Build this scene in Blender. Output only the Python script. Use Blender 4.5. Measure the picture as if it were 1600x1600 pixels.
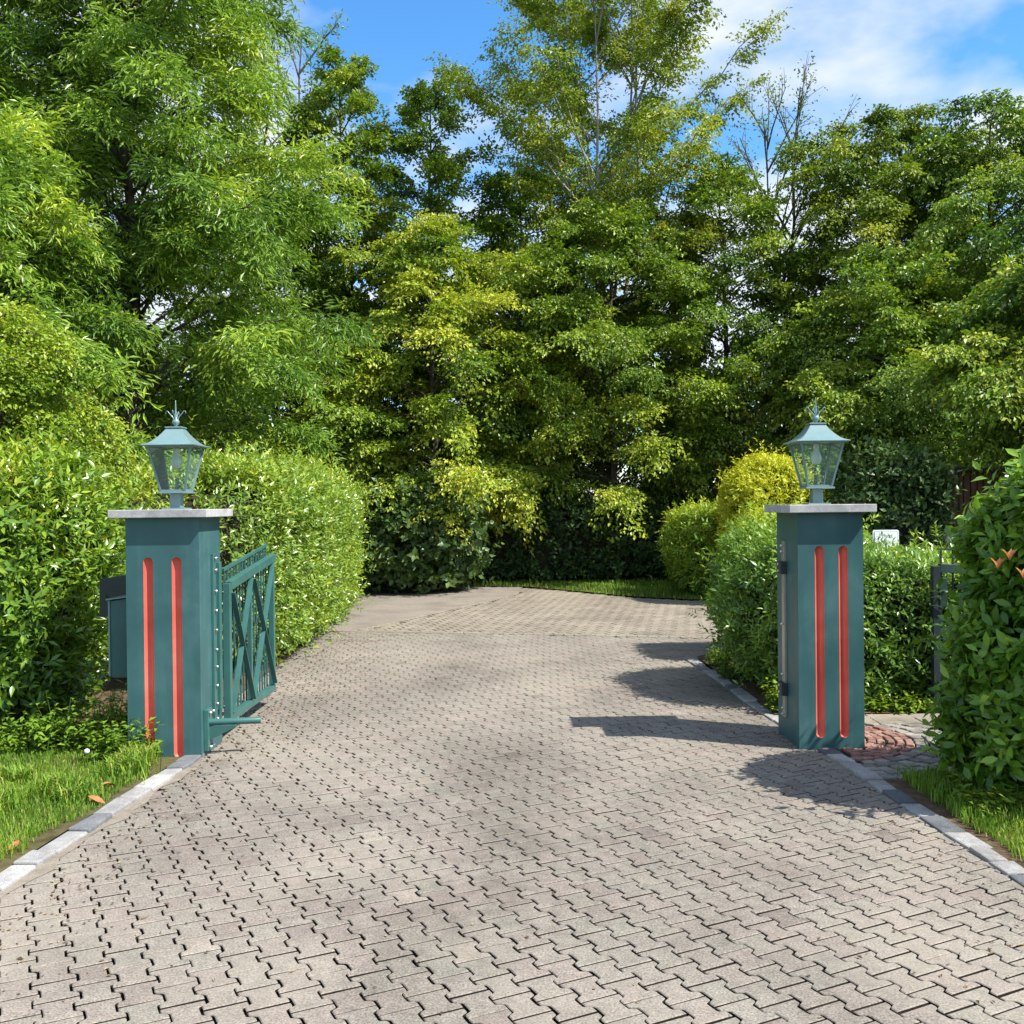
import bpy, math, random
import numpy as np
from mathutils import Vector

for o in list(bpy.data.objects):
    bpy.data.objects.remove(o, do_unlink=True)
SC = bpy.context.scene
COL = SC.collection
R = math.radians
random.seed(11)

# ------------------------------------------------------------------ camera
EYE = 1.60
ROLL = 0.6
cd = bpy.data.cameras.new('camera')
cam = bpy.data.objects.new('camera', cd)
COL.objects.link(cam)
cd.sensor_width = 36.0
cd.lens = 36.0
cd.clip_start = 0.05
cd.clip_end = 3000
cam.location = (0, 0, EYE)
cam.rotation_mode = 'XYZ'
_m = (__import__('mathutils').Matrix.Rotation(R(90 - 0.36), 4, 'X') @
      __import__('mathutils').Matrix.Rotation(R(-ROLL), 4, 'Z'))
cam.rotation_euler = _m.to_euler()
SC.camera = cam

# ------------------------------------------------------------------ light
SUN_EL = 51.5
SUN_DIR = Vector((0.91, -0.415, 0)).normalized() * math.cos(R(SUN_EL))
SUN_DIR.z = math.sin(R(SUN_EL))            # from the scene towards the sun
sl = bpy.data.lights.new('sun', 'SUN')
sl.energy = 4.2
sl.angle = R(0.5)
sl.color = (1.0, 0.95, 0.86)
so = bpy.data.objects.new('sun', sl)
COL.objects.link(so)
so.rotation_euler = SUN_DIR.to_track_quat('Z', 'Y').to_euler()
so.location = (8, -4, 12)

W = bpy.data.worlds.new('World')
SC.world = W
W.use_nodes = True
nt = W.node_tree
nt.nodes.clear()
def N(t, typ, **kw):
    n = t.nodes.new(typ)
    for k, v in kw.items():
        setattr(n, k, v)
    return n
def L(t, a, b):
    t.links.new(a, b)
sky = N(nt, 'ShaderNodeTexSky')
sky.sky_type = 'NISHITA'
sky.sun_disc = False
sky.sun_elevation = R(SUN_EL)
sky.sun_rotation = math.atan2(SUN_DIR.x, SUN_DIR.y)
sky.air_density = 1.0
sky.dust_density = 0.3
sky.ozone_density = 2.5
hs = N(nt, 'ShaderNodeHueSaturation')
hs.inputs['Saturation'].default_value = 1.3
hs.inputs['Value'].default_value = 0.84
L(nt, sky.outputs[0], hs.inputs['Color'])
tc = N(nt, 'ShaderNodeTexCoord')
sep = N(nt, 'ShaderNodeSeparateXYZ')
L(nt, tc.outputs['Generated'], sep.inputs[0])
zz = N(nt, 'ShaderNodeMath', operation='ADD'); zz.inputs[1].default_value = 0.22
L(nt, sep.outputs['Z'], zz.inputs[0])
dx = N(nt, 'ShaderNodeMath', operation='DIVIDE'); dy = N(nt, 'ShaderNodeMath', operation='DIVIDE')
L(nt, sep.outputs['X'], dx.inputs[0]); L(nt, zz.outputs[0], dx.inputs[1])
L(nt, sep.outputs['Y'], dy.inputs[0]); L(nt, zz.outputs[0], dy.inputs[1])
cmb = N(nt, 'ShaderNodeCombineXYZ')
L(nt, dx.outputs[0], cmb.inputs[0]); L(nt, dy.outputs[0], cmb.inputs[1])
cmb.inputs[2].default_value = 6.1
def noise(t, vec, scale, detail=6, rough=0.55, dist=0.0):
    n = N(t, 'ShaderNodeTexNoise')
    n.inputs['Scale'].default_value = scale
    n.inputs['Detail'].default_value = detail
    n.inputs['Roughness'].default_value = rough
    n.inputs['Distortion'].default_value = dist
    if vec is not None:
        L(t, vec, n.inputs['Vector'])
    return n
n1 = noise(nt, cmb.outputs[0], 2.5, 9, 0.50, 0.12)
n2 = noise(nt, cmb.outputs[0], 0.7, 2, 0.5)
mx = N(nt, 'ShaderNodeMath', operation='MULTIPLY_ADD')
L(nt, n2.outputs[0], mx.inputs[0]); mx.inputs[1].default_value = 0.6
L(nt, n1.outputs[0], mx.inputs[2])
cr = N(nt, 'ShaderNodeValToRGB')
cr.color_ramp.elements[0].position = 0.69; cr.color_ramp.elements[0].color = (0, 0, 0, 1)
cr.color_ramp.elements[1].position = 0.87; cr.color_ramp.elements[1].color = (1, 1, 1, 1)
mm = N(nt, 'ShaderNodeMath', operation='MULTIPLY'); mm.inputs[1].default_value = 0.92
L(nt, mx.outputs[0], cr.inputs[0]); L(nt, cr.outputs[0], mm.inputs[0])
mix = N(nt, 'ShaderNodeMix', data_type='RGBA')
L(nt, mm.outputs[0], mix.inputs['Factor'])
L(nt, hs.outputs[0], mix.inputs['A'])
mix.inputs['B'].default_value = (2.95, 3.1, 3.35, 1)
bg = N(nt, 'ShaderNodeBackground'); bg.inputs['Strength'].default_value = 0.15
out = N(nt, 'ShaderNodeOutputWorld')
L(nt, mix.outputs['Result'], bg.inputs[0]); L(nt, bg.outputs[0], out.inputs[0])

SC.view_settings.view_transform = 'Standard'
SC.view_settings.look = 'None'
SC.view_settings.exposure = 1.15
SC.view_settings.gamma = 1.0
SC.render.engine = 'CYCLES'
SC.cycles.max_bounces = 8
SC.cycles.diffuse_bounces = 3
SC.cycles.glossy_bounces = 3
SC.cycles.transmission_bounces = 6
SC.cycles.transparent_max_bounces = 8

# ------------------------------------------------------------------ places: photograph pixel -> world point
F = 1600.0
_c, _s = math.cos(R(ROLL)), math.sin(R(ROLL))
def _un(px, py):
    x, y = px - 800.0, py - 800.0
    return x * _c - y * _s, x * _s + y * _c + 10.0
def at(px, py, d):
    x, y = _un(px, py)
    return (x * d / F, d, EYE - y * d / F)
def ground(px, py):
    x, y = _un(px, py)
    d = EYE * F / y
    return (x * d / F, d)

# ------------------------------------------------------------------ object helpers
def link(o, parent=None):
    COL.objects.link(o)
    if parent is not None:
        o.parent = parent
    return o
def tag(o, label=None, cat=None, group=None, kind=None):
    if label: o['label'] = label
    if cat: o['category'] = cat
    if group: o['group'] = group
    if kind: o['kind'] = kind
    return o
def thing(name, label, cat, loc=(0, 0, 0), group=None, rz=0.0):
    o = bpy.data.objects.new(name, None)
    o.empty_display_size = 0.1
    o.location = loc
    o.rotation_euler.z = rz
    link(o)
    return tag(o, label, cat, group)
def np_mesh(name, verts, faces, mat, parent=None, tint=None, smooth=False):
    """verts (n,3); faces: list of (k,m) int arrays; tint: per-vertex float"""
    me = bpy.data.meshes.new(name)
    verts = np.ascontiguousarray(verts, dtype=np.float32)
    me.vertices.add(len(verts))
    me.vertices.foreach_set('co', verts.ravel())
    loops = np.concatenate([f.ravel() for f in faces]).astype(np.int32)
    tot = np.concatenate([np.full(len(f), f.shape[1], np.int32) for f in faces])
    start = np.concatenate([[0], np.cumsum(tot)[:-1]]).astype(np.int32)
    me.loops.add(len(loops))
    me.loops.foreach_set('vertex_index', loops)
    me.polygons.add(len(tot))
    me.polygons.foreach_set('loop_start', start)
    me.polygons.foreach_set('loop_total', tot)
    me.polygons.foreach_set('use_smooth', np.full(len(tot), bool(smooth)))
    me.update(calc_edges=True)
    if tint is not None:
        a = me.attributes.new('tint', 'FLOAT', 'POINT')
        a.data.foreach_set('value', np.ascontiguousarray(tint, dtype=np.float32))
    me.materials.append(mat)
    return link(bpy.data.objects.new(name, me), parent)

class MB:
    """collects simple shapes, links them as one mesh"""
    def __init__(s):
        s.v = []; s.f = []; s.t = []; s.sm = []
    def add(s, vs, fs, tint=0.5, smooth=False):
        b = len(s.v)
        s.v += [tuple(v) for v in vs]
        s.f += [tuple(i + b for i in f) for f in fs]
        s.t += [tint] * len(vs)
        s.sm += [smooth] * len(fs)
        return s
    def box(s, x0, x1, y0, y1, z0, z1, tint=0.5):
        return s.add([(x0, y0, z0), (x1, y0, z0), (x1, y1, z0), (x0, y1, z0),
                      (x0, y0, z1), (x1, y0, z1), (x1, y1, z1), (x0, y1, z1)],
                     [(3, 2, 1, 0), (4, 5, 6, 7), (0, 1, 5, 4), (1, 2, 6, 5), (2, 3, 7, 6), (3, 0, 4, 7)], tint)
    def bar(s, a, b, w, h, tint=0.5, up=(0, 0, 1)):
        a = Vector(a); b = Vector(b); d = (b - a).normalized(); u = Vector(up)
        if abs(d.dot(u)) > 0.98: u = Vector((0, 1, 0))
        r = d.cross(u).normalized() * (w / 2); u = r.cross(d).normalized() * (h / 2)
        vs = [a - r - u, a + r - u, a + r + u, a - r + u, b - r - u, b + r - u, b + r + u, b - r + u]
        return s.add(vs, [(0, 1, 2, 3), (7, 6, 5, 4), (0, 4, 5, 1), (1, 5, 6, 2), (2, 6, 7, 3), (3, 7, 4, 0)], tint)
    def tube(s, pts, rad, n=8, tint=0.5, caps=True):
        pts = [Vector(p) for p in pts]
        if not hasattr(rad, '__len__'): rad = [rad] * len(pts)
        vs = []
        for i, p in enumerate(pts):
            d = (pts[min(i + 1, len(pts) - 1)] - pts[max(i - 1, 0)]).normalized()
            u = Vector((0, 0, 1)) if abs(d.z) < 0.95 else Vector((1, 0, 0))
            r = d.cross(u).normalized(); u = r.cross(d)
            for k in range(n):
                a = 2 * math.pi * k / n
                vs.append(p + (r * math.cos(a) + u * math.sin(a)) * rad[i])
        fs = []
        for i in range(len(pts) - 1):
            for k in range(n):
                fs.append((i * n + k, i * n + (k + 1) % n, (i + 1) * n + (k + 1) % n, (i + 1) * n + k))
        if caps:
            fs.append(tuple(reversed(range(n)))); fs.append(tuple((len(pts) - 1) * n + k for k in range(n)))
        return s.add(vs, fs, tint, True)
    def lathe(s, prof, c=(0, 0, 0), n=20, tint=0.5):
        vs = []; m = len(prof)
        for k in range(n):
            a = 2 * math.pi * k / n
            for r, z in prof:
                vs.append((c[0] + r * math.cos(a), c[1] + r * math.sin(a), c[2] + z))
        fs = []
        for k in range(n):
            for i in range(m - 1):
                fs.append((k * m + i, ((k + 1) % n) * m + i, ((k + 1) % n) * m + i + 1, k * m + i + 1))
        return s.add(vs, fs, tint, True)
    def square_loft(s, prof, c=(0, 0, 0), tint=0.5, top=True, bottom=True):
        """prof: (half width, z) rings of a square section"""
        vs = []
        for h, z in prof:
            vs += [(c[0] - h, c[1] - h, c[2] + z), (c[0] + h, c[1] - h, c[2] + z), (c[0] + h, c[1] + h, c[2] + z), (c[0] - h, c[1] + h, c[2] + z)]
        fs = []
        for i in range(len(prof) - 1):
            for k in range(4):
                fs.append((i * 4 + k, i * 4 + (k + 1) % 4, i * 4 + 4 + (k + 1) % 4, i * 4 + 4 + k))
        if bottom: fs.append((3, 2, 1, 0))
        if top: fs.append(tuple((len(prof) - 1) * 4 + k for k in range(4)))
        return s.add(vs, fs, tint)
    def build(s, name, mat, parent=None, bevel=0.0, seg=2):
        me = bpy.data.meshes.new(name)
        me.from_pydata(s.v, [], s.f)
        me.polygons.foreach_set('use_smooth', s.sm)
        a = me.attributes.new('tint', 'FLOAT', 'POINT')
        a.data.foreach_set('value', s.t)
        me.materials.append(mat)
        me.update()
        o = link(bpy.data.objects.new(name, me), parent)
        if bevel:
            m = o.modifiers.new('bevel', 'BEVEL'); m.width = bevel; m.segments = seg
            m.limit_method = 'ANGLE'; m.angle_limit = R(40); m.harden_normals = False
        return o

# ------------------------------------------------------------------ materials
def new_mat(name):
    m = bpy.data.materials.new(name); m.use_nodes = True
    t = m.node_tree; t.nodes.clear()
    return m, t, N(t, 'ShaderNodeOutputMaterial')
def ramp(t, fac, stops):
    r = N(t, 'ShaderNodeValToRGB')
    e = r.color_ramp.elements
    while len(e) < len(stops): e.new(0.5)
    for i, (p, c) in enumerate(stops):
        e[i].position = p; e[i].color = (*c, 1)
    if fac is not None: L(t, fac, r.inputs[0])
    return r
def leaf_mat(name, stops, trans=0.35, rough=0.42, spec=0.35, tcol=(1.25, 1.15, 0.45)):
    m, t, o = new_mat(name)
    a = N(t, 'ShaderNodeAttribute'); a.attribute_name = 'tint'
    r = ramp(t, a.outputs['Fac'], stops)
    p = N(t, 'ShaderNodeBsdfPrincipled')
    p.inputs['Roughness'].default_value = rough
    p.inputs['Specular IOR Level'].default_value = spec
    L(t, r.outputs[0], p.inputs['Base Color'])
    tr = N(t, 'ShaderNodeBsdfTranslucent')
    ml = N(t, 'ShaderNodeMix', data_type='RGBA', blend_type='MULTIPLY'); ml.inputs['Factor'].default_value = 1
    L(t, r.outputs[0], ml.inputs['A']); ml.inputs['B'].default_value = (*tcol, 1)
    L(t, ml.outputs['Result'], tr.inputs[0])
    mx = N(t, 'ShaderNodeMixShader'); mx.inputs[0].default_value = trans
    L(t, p.outputs[0], mx.inputs[1]); L(t, tr.outputs[0], mx.inputs[2]); L(t, mx.outputs[0], o.inputs[0])
    return m
def simple_mat(name, col, rough=0.5, spec=0.5, metal=0.0, var=0.08, scale=6.0, bump=0.0, bscale=60.0):
    m, t, o = new_mat(name)
    p = N(t, 'ShaderNodeBsdfPrincipled')
    p.inputs['Roughness'].default_value = rough; p.inputs['Metallic'].default_value = metal
    p.inputs['Specular IOR Level'].default_value = spec
    c = N(t, 'ShaderNodeTexCoord')
    n = noise(t, c.outputs['Object'], scale, 5, 0.6)
    r = ramp(t, n.outputs[0], [(0.3, tuple(x * (1 - var) for x in col)), (0.7, tuple(min(1, x * (1 + var)) for x in col))])
    L(t, r.outputs[0], p.inputs['Base Color'])
    if bump:
        nb = noise(t, c.outputs['Object'], bscale, 4, 0.6)
        b = N(t, 'ShaderNodeBump'); b.inputs['Strength'].default_value = bump; b.inputs['Distance'].default_value = 0.01
        L(t, nb.outputs[0], b.inputs['Height']); L(t, b.outputs[0], p.inputs['Normal'])
    L(t, p.outputs[0], o.inputs[0])
    return m
def stone_mat(name, stops, speck=0.35, sscale=150.0, stain=0.5, stain_scale=0.9, dust=(0.36, 0.31, 0.25), rough=0.85, bump=0.25, oil=False):
    """mineral surface: per-piece colour from the tint attribute, grain and weather stains"""
    m, t, o = new_mat(name)
    a = N(t, 'ShaderNodeAttribute'); a.attribute_name = 'tint'
    r = ramp(t, a.outputs['Fac'], stops)
    g = N(t, 'ShaderNodeNewGeometry')
    n = noise(t, g.outputs['Position'], sscale, 3, 0.7)
    sp = ramp(t, n.outputs[0], [(0.32, (1 - speck,) * 3), (0.68, (1 + speck,) * 3)])
    n2 = noise(t, g.outputs['Position'], 16.0, 7, 0.75, 0.4)
    s2 = ramp(t, n2.outputs[0], [(0.32, (0.78,) * 3), (0.68, (1.18,) * 3)])
    m1 = N(t, 'ShaderNodeMix', data_type='RGBA', blend_type='MULTIPLY'); m1.inputs['Factor'].default_value = 1; m1.clamp_result = False
    L(t, r.outputs[0], m1.inputs['A']); L(t, sp.outputs[0], m1.inputs['B'])
    m2 = N(t, 'ShaderNodeMix', data_type='RGBA', blend_type='MULTIPLY'); m2.inputs['Factor'].default_value = 1
    L(t, m1.outputs['Result'], m2.inputs['A']); L(t, s2.outputs[0], m2.inputs['B'])
    n3 = noise(t, g.outputs['Position'], stain_scale, 6, 0.62, 0.6)
    s3 = ramp(t, n3.outputs[0], [(0.47, (0,) * 3), (0.72, (stain,) * 3)])
    m3 = N(t, 'ShaderNodeMix', data_type='RGBA')
    L(t, s3.outputs[0], m3.inputs['Factor']); L(t, m2.outputs['Result'], m3.inputs['A']); m3.inputs['B'].default_value = (*dust, 1)
    n4 = noise(t, g.outputs['Position'], stain_scale * 0.8 + 0.13, 5, 0.6, 0.4)
    s4 = ramp(t, n4.outputs[0], [(0.36, (0.78,) * 3), (0.56, (1.0,) * 3)])
    m4 = N(t, 'ShaderNodeMix', data_type='RGBA', blend_type='MULTIPLY'); m4.inputs['Factor'].default_value = 1
    L(t, m3.outputs['Result'], m4.inputs['A']); L(t, s4.outputs[0], m4.inputs['B'])
    if oil:   # old drips where cars wait in the gateway, worn tyre tracks
        prev = m4
        for (cx, cy, rx, ry, k) in ((0.02, 5.3, .55, 1.7, .34), (-0.25, 3.9, .45, .8, .26), (0.75, 8.2, .4, 2.4, .14), (-0.75, 8.4, .35, 2.4, .14)):
            vm = N(t, 'ShaderNodeVectorMath', operation='SUBTRACT'); L(t, g.outputs['Position'], vm.inputs[0]); vm.inputs[1].default_value = (cx, cy, 0)
            vd = N(t, 'ShaderNodeVectorMath', operation='DIVIDE'); L(t, vm.outputs[0], vd.inputs[0]); vd.inputs[1].default_value = (rx, ry, 1)
            vl = N(t, 'ShaderNodeVectorMath', operation='LENGTH'); L(t, vd.outputs[0], vl.inputs[0])
            nz = noise(t, g.outputs['Position'], 5.5, 6, 0.7, 0.5)
            ad = N(t, 'ShaderNodeMath', operation='MULTIPLY_ADD'); L(t, nz.outputs[0], ad.inputs[0]); ad.inputs[1].default_value = 1.9; L(t, vl.outputs['Value'], ad.inputs[2])
            rr = ramp(t, ad.outputs[0], [(0.0, (1 - k,) * 3), (1.0, (1, 1, 1))])
            mr = N(t, 'ShaderNodeMapRange'); mr.inputs['From Min'].default_value = 0.75; mr.inputs['From Max'].default_value = 1.95
            L(t, ad.outputs[0], mr.inputs['Value']); L(t, mr.outputs[0], rr.inputs[0])
            mo_ = N(t, 'ShaderNodeMix', data_type='RGBA', blend_type='MULTIPLY'); mo_.inputs['Factor'].default_value = 1
            L(t, prev.outputs['Result'], mo_.inputs['A']); L(t, rr.outputs[0], mo_.inputs['B']); prev = mo_
        m4 = prev
    p = N(t, 'ShaderNodeBsdfPrincipled'); p.inputs['Roughness'].default_value = rough; p.inputs['Specular IOR Level'].default_value = 0.2
    L(t, m4.outputs['Result'], p.inputs['Base Color'])
    nb = noise(t, g.outputs['Position'], sscale * 0.8, 4, 0.7)
    b = N(t, 'ShaderNodeBump'); b.inputs['Strength'].default_value = bump; b.inputs['Distance'].default_value = 0.004
    L(t, nb.outputs[0], b.inputs['Height']); L(t, b.outputs[0], p.inputs['Normal'])
    L(t, p.outputs[0], o.inputs[0])
    return m

M = {}
M['paver'] = stone_mat('concrete_paver', [(0, (0.158, 0.136, 0.117)), (0.35, (0.226, 0.195, 0.167)), (0.7, (0.209, 0.195, 0.163)), (1, (0.278, 0.243, 0.202))],
                       speck=0.50, sscale=120, stain=0.42, dust=(0.32, 0.28, 0.228), oil=True)
M['paver_yellow'] = stone_mat('yellow_paver', [(0, (0.178, 0.154, 0.124)), (0.5, (0.24, 0.208, 0.166)), (1, (0.30, 0.262, 0.208))], speck=0.22, stain=0.3, dust=(0.31, 0.275, 0.215))
M['joint'] = simple_mat('joint_sand', (0.026, 0.022, 0.017), 0.95, 0.1, var=0.4, scale=30)
M['dust'] = stone_mat('dusty_asphalt', [(0, (0.225, 0.196, 0.168)), (1, (0.225, 0.196, 0.168))], speck=0.35, sscale=90, stain=0.5, stain_scale=1.6, dust=(0.26, 0.23, 0.195))
M['mortar'] = stone_mat('mortar', [(0, (0.20, 0.172, 0.138)), (1, (0.26, 0.226, 0.18))], speck=0.25, stain=0.3, stain_scale=4)
M['granite'] = stone_mat('granite', [(0, (0.10, 0.112, 0.122)), (0.45, (0.18, 0.188, 0.195)), (0.6, (0.27, 0.268, 0.264)), (1, (0.365, 0.358, 0.348))], speck=0.4, sscale=220, stain=0.15, stain_scale=6, bump=0.5)
M['sett'] = stone_mat('small_setts', [(0, (0.13, 0.125, 0.115)), (0.5, (0.21, 0.20, 0.18)), (1, (0.28, 0.26, 0.23))], speck=0.35, stain=0.35, stain_scale=3)
M['sett_red'] = stone_mat('red_setts', [(0, (0.20, 0.105, 0.085)), (1, (0.36, 0.205, 0.165))], speck=0.3, stain=0.2, stain_scale=3)
M['soil'] = simple_mat('soil', (0.10, 0.072, 0.045), 0.95, 0.1, var=0.45, scale=14, bump=0.8, bscale=50)
M['lawn'] = simple_mat('lawn_ground', (0.088, 0.078, 0.036), 0.95, 0.1, var=0.45, scale=9, bump=0.8, bscale=60)
M['ground'] = simple_mat('ground', (0.06, 0.075, 0.03), 0.95, 0.1, var=0.4, scale=0.6)
def paint_mat(name, col, faded, chip):
    m, t, o = new_mat(name)
    g = N(t, 'ShaderNodeNewGeometry')
    mp = N(t, 'ShaderNodeMapping'); mp.inputs['Scale'].default_value = (14, 14, 0.9); L(t, g.outputs['Position'], mp.inputs['Vector'])
    st = noise(t, mp.outputs[0], 1.0, 6, 0.65)                     # water streaks
    pa = noise(t, g.outputs['Position'], 2.6, 5, 0.6, 0.5)         # faded patches
    ad = N(t, 'ShaderNodeMath', operation='MULTIPLY_ADD'); L(t, st.outputs[0], ad.inputs[0]); ad.inputs[1].default_value = 0.55
    L(t, pa.outputs[0], ad.inputs[2])
    r = ramp(t, ad.outputs[0], [(0.55, tuple(c * 0.80 for c in col)), (0.78, col), (1.0, faded)])
    sp = noise(t, g.outputs['Position'], 38, 3, 0.75)
    cm = ramp(t, sp.outputs[0], [(0.705, (0, 0, 0)), (0.73, (1, 1, 1))])
    mk = noise(t, g.outputs['Position'], 3.3, 2, 0.5)
    cm2 = ramp(t, mk.outputs[0], [(0.52, (0, 0, 0)), (0.6, (0.7, 0.7, 0.7))])
    mu = N(t, 'ShaderNodeMath', operation='MULTIPLY'); L(t, cm.outputs[0], mu.inputs[0]); L(t, cm2.outputs[0], mu.inputs[1])
    mx = N(t, 'ShaderNodeMix', data_type='RGBA'); L(t, mu.outputs[0], mx.inputs['Factor']); L(t, r.outputs[0], mx.inputs['A']); mx.inputs['B'].default_value = (*chip, 1)
    p = N(t, 'ShaderNodeBsdfPrincipled'); L(t, mx.outputs['Result'], p.inputs['Base Color']); p.inputs['Specular IOR Level'].default_value = 0.45
    rr = ramp(t, pa.outputs[0], [(0.3, (0.34,) * 3), (0.7, (0.55,) * 3)]); L(t, rr.outputs[0], p.inputs['Roughness'])
    mb_ = N(t, 'ShaderNodeMapping'); mb_.inputs['Scale'].default_value = (70, 70, 9); L(t, g.outputs['Position'], mb_.inputs['Vector'])
    nb = noise(t, mb_.outputs[0], 1.0, 4, 0.6)
    b = N(t, 'ShaderNodeBump'); b.inputs['Strength'].default_value = 0.15; b.inputs['Distance'].default_value = 0.002
    L(t, nb.outputs[0], b.inputs['Height']); L(t, b.outputs[0], p.inputs['Normal']); L(t, p.outputs[0], o.inputs[0])
    return m
M['teal'] = paint_mat('teal_paint', (0.036, 0.108, 0.113), (0.060, 0.142, 0.146), (0.16, 0.20, 0.19))
M['teal_gate'] = simple_mat('gate_paint', (0.038, 0.125, 0.112), 0.38, 0.5, var=0.15, scale=7)
M['teal_lamp'] = simple_mat('lantern_paint', (0.150, 0.242, 0.250), 0.24, 0.7, var=0.1, scale=9)
M['red'] = paint_mat('red_paint', (0.60, 0.105, 0.070), (0.66, 0.16, 0.115), (0.42, 0.20, 0.15))
M['cap'] = stone_mat('cap_stone', [(0, (0.40, 0.395, 0.395)), (1, (0.44, 0.435, 0.435))], speck=0.18, sscale=140, stain=0.1, stain_scale=5)
M['steel'] = simple_mat('zinc_steel', (0.62, 0.62, 0.60), 0.35, 0.5, 0.9, var=0.1)
M['bar_metal'] = simple_mat('aluminium_bar', (0.42, 0.40, 0.36), 0.35, 0.5, 0.7, var=0.1)
M['dark_metal'] = simple_mat('dark_metal', (0.018, 0.028, 0.032), 0.45, 0.5, var=0.2)
M['green_dark'] = simple_mat('dark_green_paint', (0.018, 0.042, 0.040), 0.45, 0.45, var=0.2)
M['bulb'] = simple_mat('white_bulb', (0.86, 0.86, 0.84), 0.2, 0.5, var=0.01)
M['sign'] = simple_mat('sign_white', (0.80, 0.82, 0.85), 0.4, 0.4, var=0.02)
M['sign_grey'] = simple_mat('sign_grey', (0.36, 0.38, 0.40), 0.5, 0.4, var=0.02)
M['wood'] = simple_mat('brown_planks', (0.115, 0.066, 0.047), 0.8, 0.2, var=0.35, scale=5)
M['plaster'] = simple_mat('pale_plaster', (0.46, 0.44, 0.40), 0.9, 0.2, var=0.08, scale=8)
M['timber'] = simple_mat('pale_timber', (0.42, 0.34, 0.26), 0.8, 0.2, var=0.1)
M['bark'] = simple_mat('bark', (0.085, 0.070, 0.055), 0.9, 0.15, var=0.4, scale=7, bump=0.6, bscale=30)
M['bark_pale'] = simple_mat('pale_bark', (0.30, 0.28, 0.25), 0.85, 0.2, var=0.35, scale=6, bump=0.5, bscale=30)
M['blocker'] = simple_mat('twigs', (0.030, 0.028, 0.016), 0.95, 0.1, var=0.4, scale=9, bump=0.8, bscale=25)  # only for the light-blocking cores added inside hedges and shrubs
M['brown_leaf'] = simple_mat('dry_leaf', (0.36, 0.15, 0.06), 0.7, 0.3, var=0.3, scale=30)
M['fluff'] = simple_mat('seed_fluff', (0.75, 0.75, 0.72), 0.9, 0.1, var=0.03)
gm, t, o = new_mat('lantern_glass')
gl = N(t, 'ShaderNodeBsdfGlass'); gl.inputs['IOR'].default_value = 1.25; gl.inputs['Roughness'].default_value = 0.0
gl.inputs['Color'].default_value = (0.86, 0.97, 0.93, 1)
tp = N(t, 'ShaderNodeBsdfTransparent'); tp.inputs[0].default_value = (0.86, 0.96, 0.92, 1)
gs = N(t, 'ShaderNodeBsdfGlossy'); gs.inputs['Roughness'].default_value = 0.03
df = N(t, 'ShaderNodeBsdfDiffuse'); df.inputs[0].default_value = (0.55, 0.75, 0.70, 1)
fr = N(t, 'ShaderNodeFresnel'); fr.inputs['IOR'].default_value = 1.5
m1 = N(t, 'ShaderNodeMixShader'); L(t, fr.outputs[0], m1.inputs[0]); L(t, tp.outputs[0], m1.inputs[1]); L(t, gs.outputs[0], m1.inputs[2])
m2 = N(t, 'ShaderNodeMixShader'); m2.inputs[0].default_value = 0.10; L(t, m1.outputs[0], m2.inputs[1]); L(t, df.outputs[0], m2.inputs[2])
L(t, m2.outputs[0], o.inputs[0])
M['glass'] = gm
# leaves: dark -> light per leaf
M['laurel'] = leaf_mat('laurel_leaf', [(0, (0.040, 0.105, 0.014)), (0.5, (0.135, 0.255, 0.030)), (0.85, (0.27, 0.395, 0.036)), (1, (0.40, 0.41, 0.04))], 0.32, 0.26, 0.55)
M['laurel_fine'] = leaf_mat('laurel_leaf_pale', [(0, (0.06, 0.135, 0.022)), (0.5, (0.175, 0.295, 0.042)), (0.85, (0.31, 0.415, 0.045)), (1, (0.46, 0.43, 0.04))], 0.32, 0.28, 0.55)
M['mid_hedge'] = leaf_mat('mid_hedge_leaf', [(0, (0.036, 0.095, 0.015)), (0.5, (0.125, 0.245, 0.038)), (0.85, (0.27, 0.42, 0.055)), (1, (0.40, 0.48, 0.065))], 0.32, 0.30, 0.5)
M['broad'] = leaf_mat('broad_leaf', [(0, (0.030, 0.095, 0.010)), (0.5, (0.105, 0.235, 0.022)), (0.85, (0.21, 0.38, 0.038)), (1, (0.36, 0.50, 0.06))], 0.36, 0.30, 0.5)
M['shoot'] = leaf_mat('orange_shoot', [(0, (0.40, 0.16, 0.08)), (1, (0.55, 0.30, 0.17))], 0.3, 0.4, 0.4)
M['yellow_bush'] = leaf_mat('yellow_leaf', [(0, (0.24, 0.30, 0.02)), (0.5, (0.47, 0.52, 0.030)), (1, (0.66, 0.66, 0.07))], 0.34, 0.45, 0.3)
M['yellowgreen'] = leaf_mat('yellow_green_leaf', [(0, (0.085, 0.175, 0.018)), (0.5, (0.235, 0.365, 0.032)), (1, (0.42, 0.49, 0.05))], 0.36, 0.4, 0.4)
M['hornbeam'] = leaf_mat('hornbeam_leaf', [(0, (0.030, 0.080, 0.009)), (0.5, (0.148, 0.245, 0.024)), (0.85, (0.33, 0.42, 0.042)), (1, (0.48, 0.50, 0.065))], 0.30, 0.42, 0.35, (1.15, 1.2, .4))
M['hornbeam_dark'] = leaf_mat('dark_hornbeam_leaf', [(0, (0.022, 0.068, 0.009)), (0.5, (0.108, 0.205, 0.024)), (0.85, (0.265, 0.37, 0.042)), (1, (0.40, 0.45, 0.06))], 0.30, 0.42, 0.35, (1.15, 1.2, .4))
M['ash'] = leaf_mat('ash_leaf', [(0, (0.050, 0.125, 0.020)), (0.5, (0.178, 0.305, 0.044)), (0.85, (0.33, 0.46, 0.060)), (1, (0.46, 0.55, 0.07))], 0.30, 0.38, 0.4, (1.15, 1.2, .4))
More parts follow.
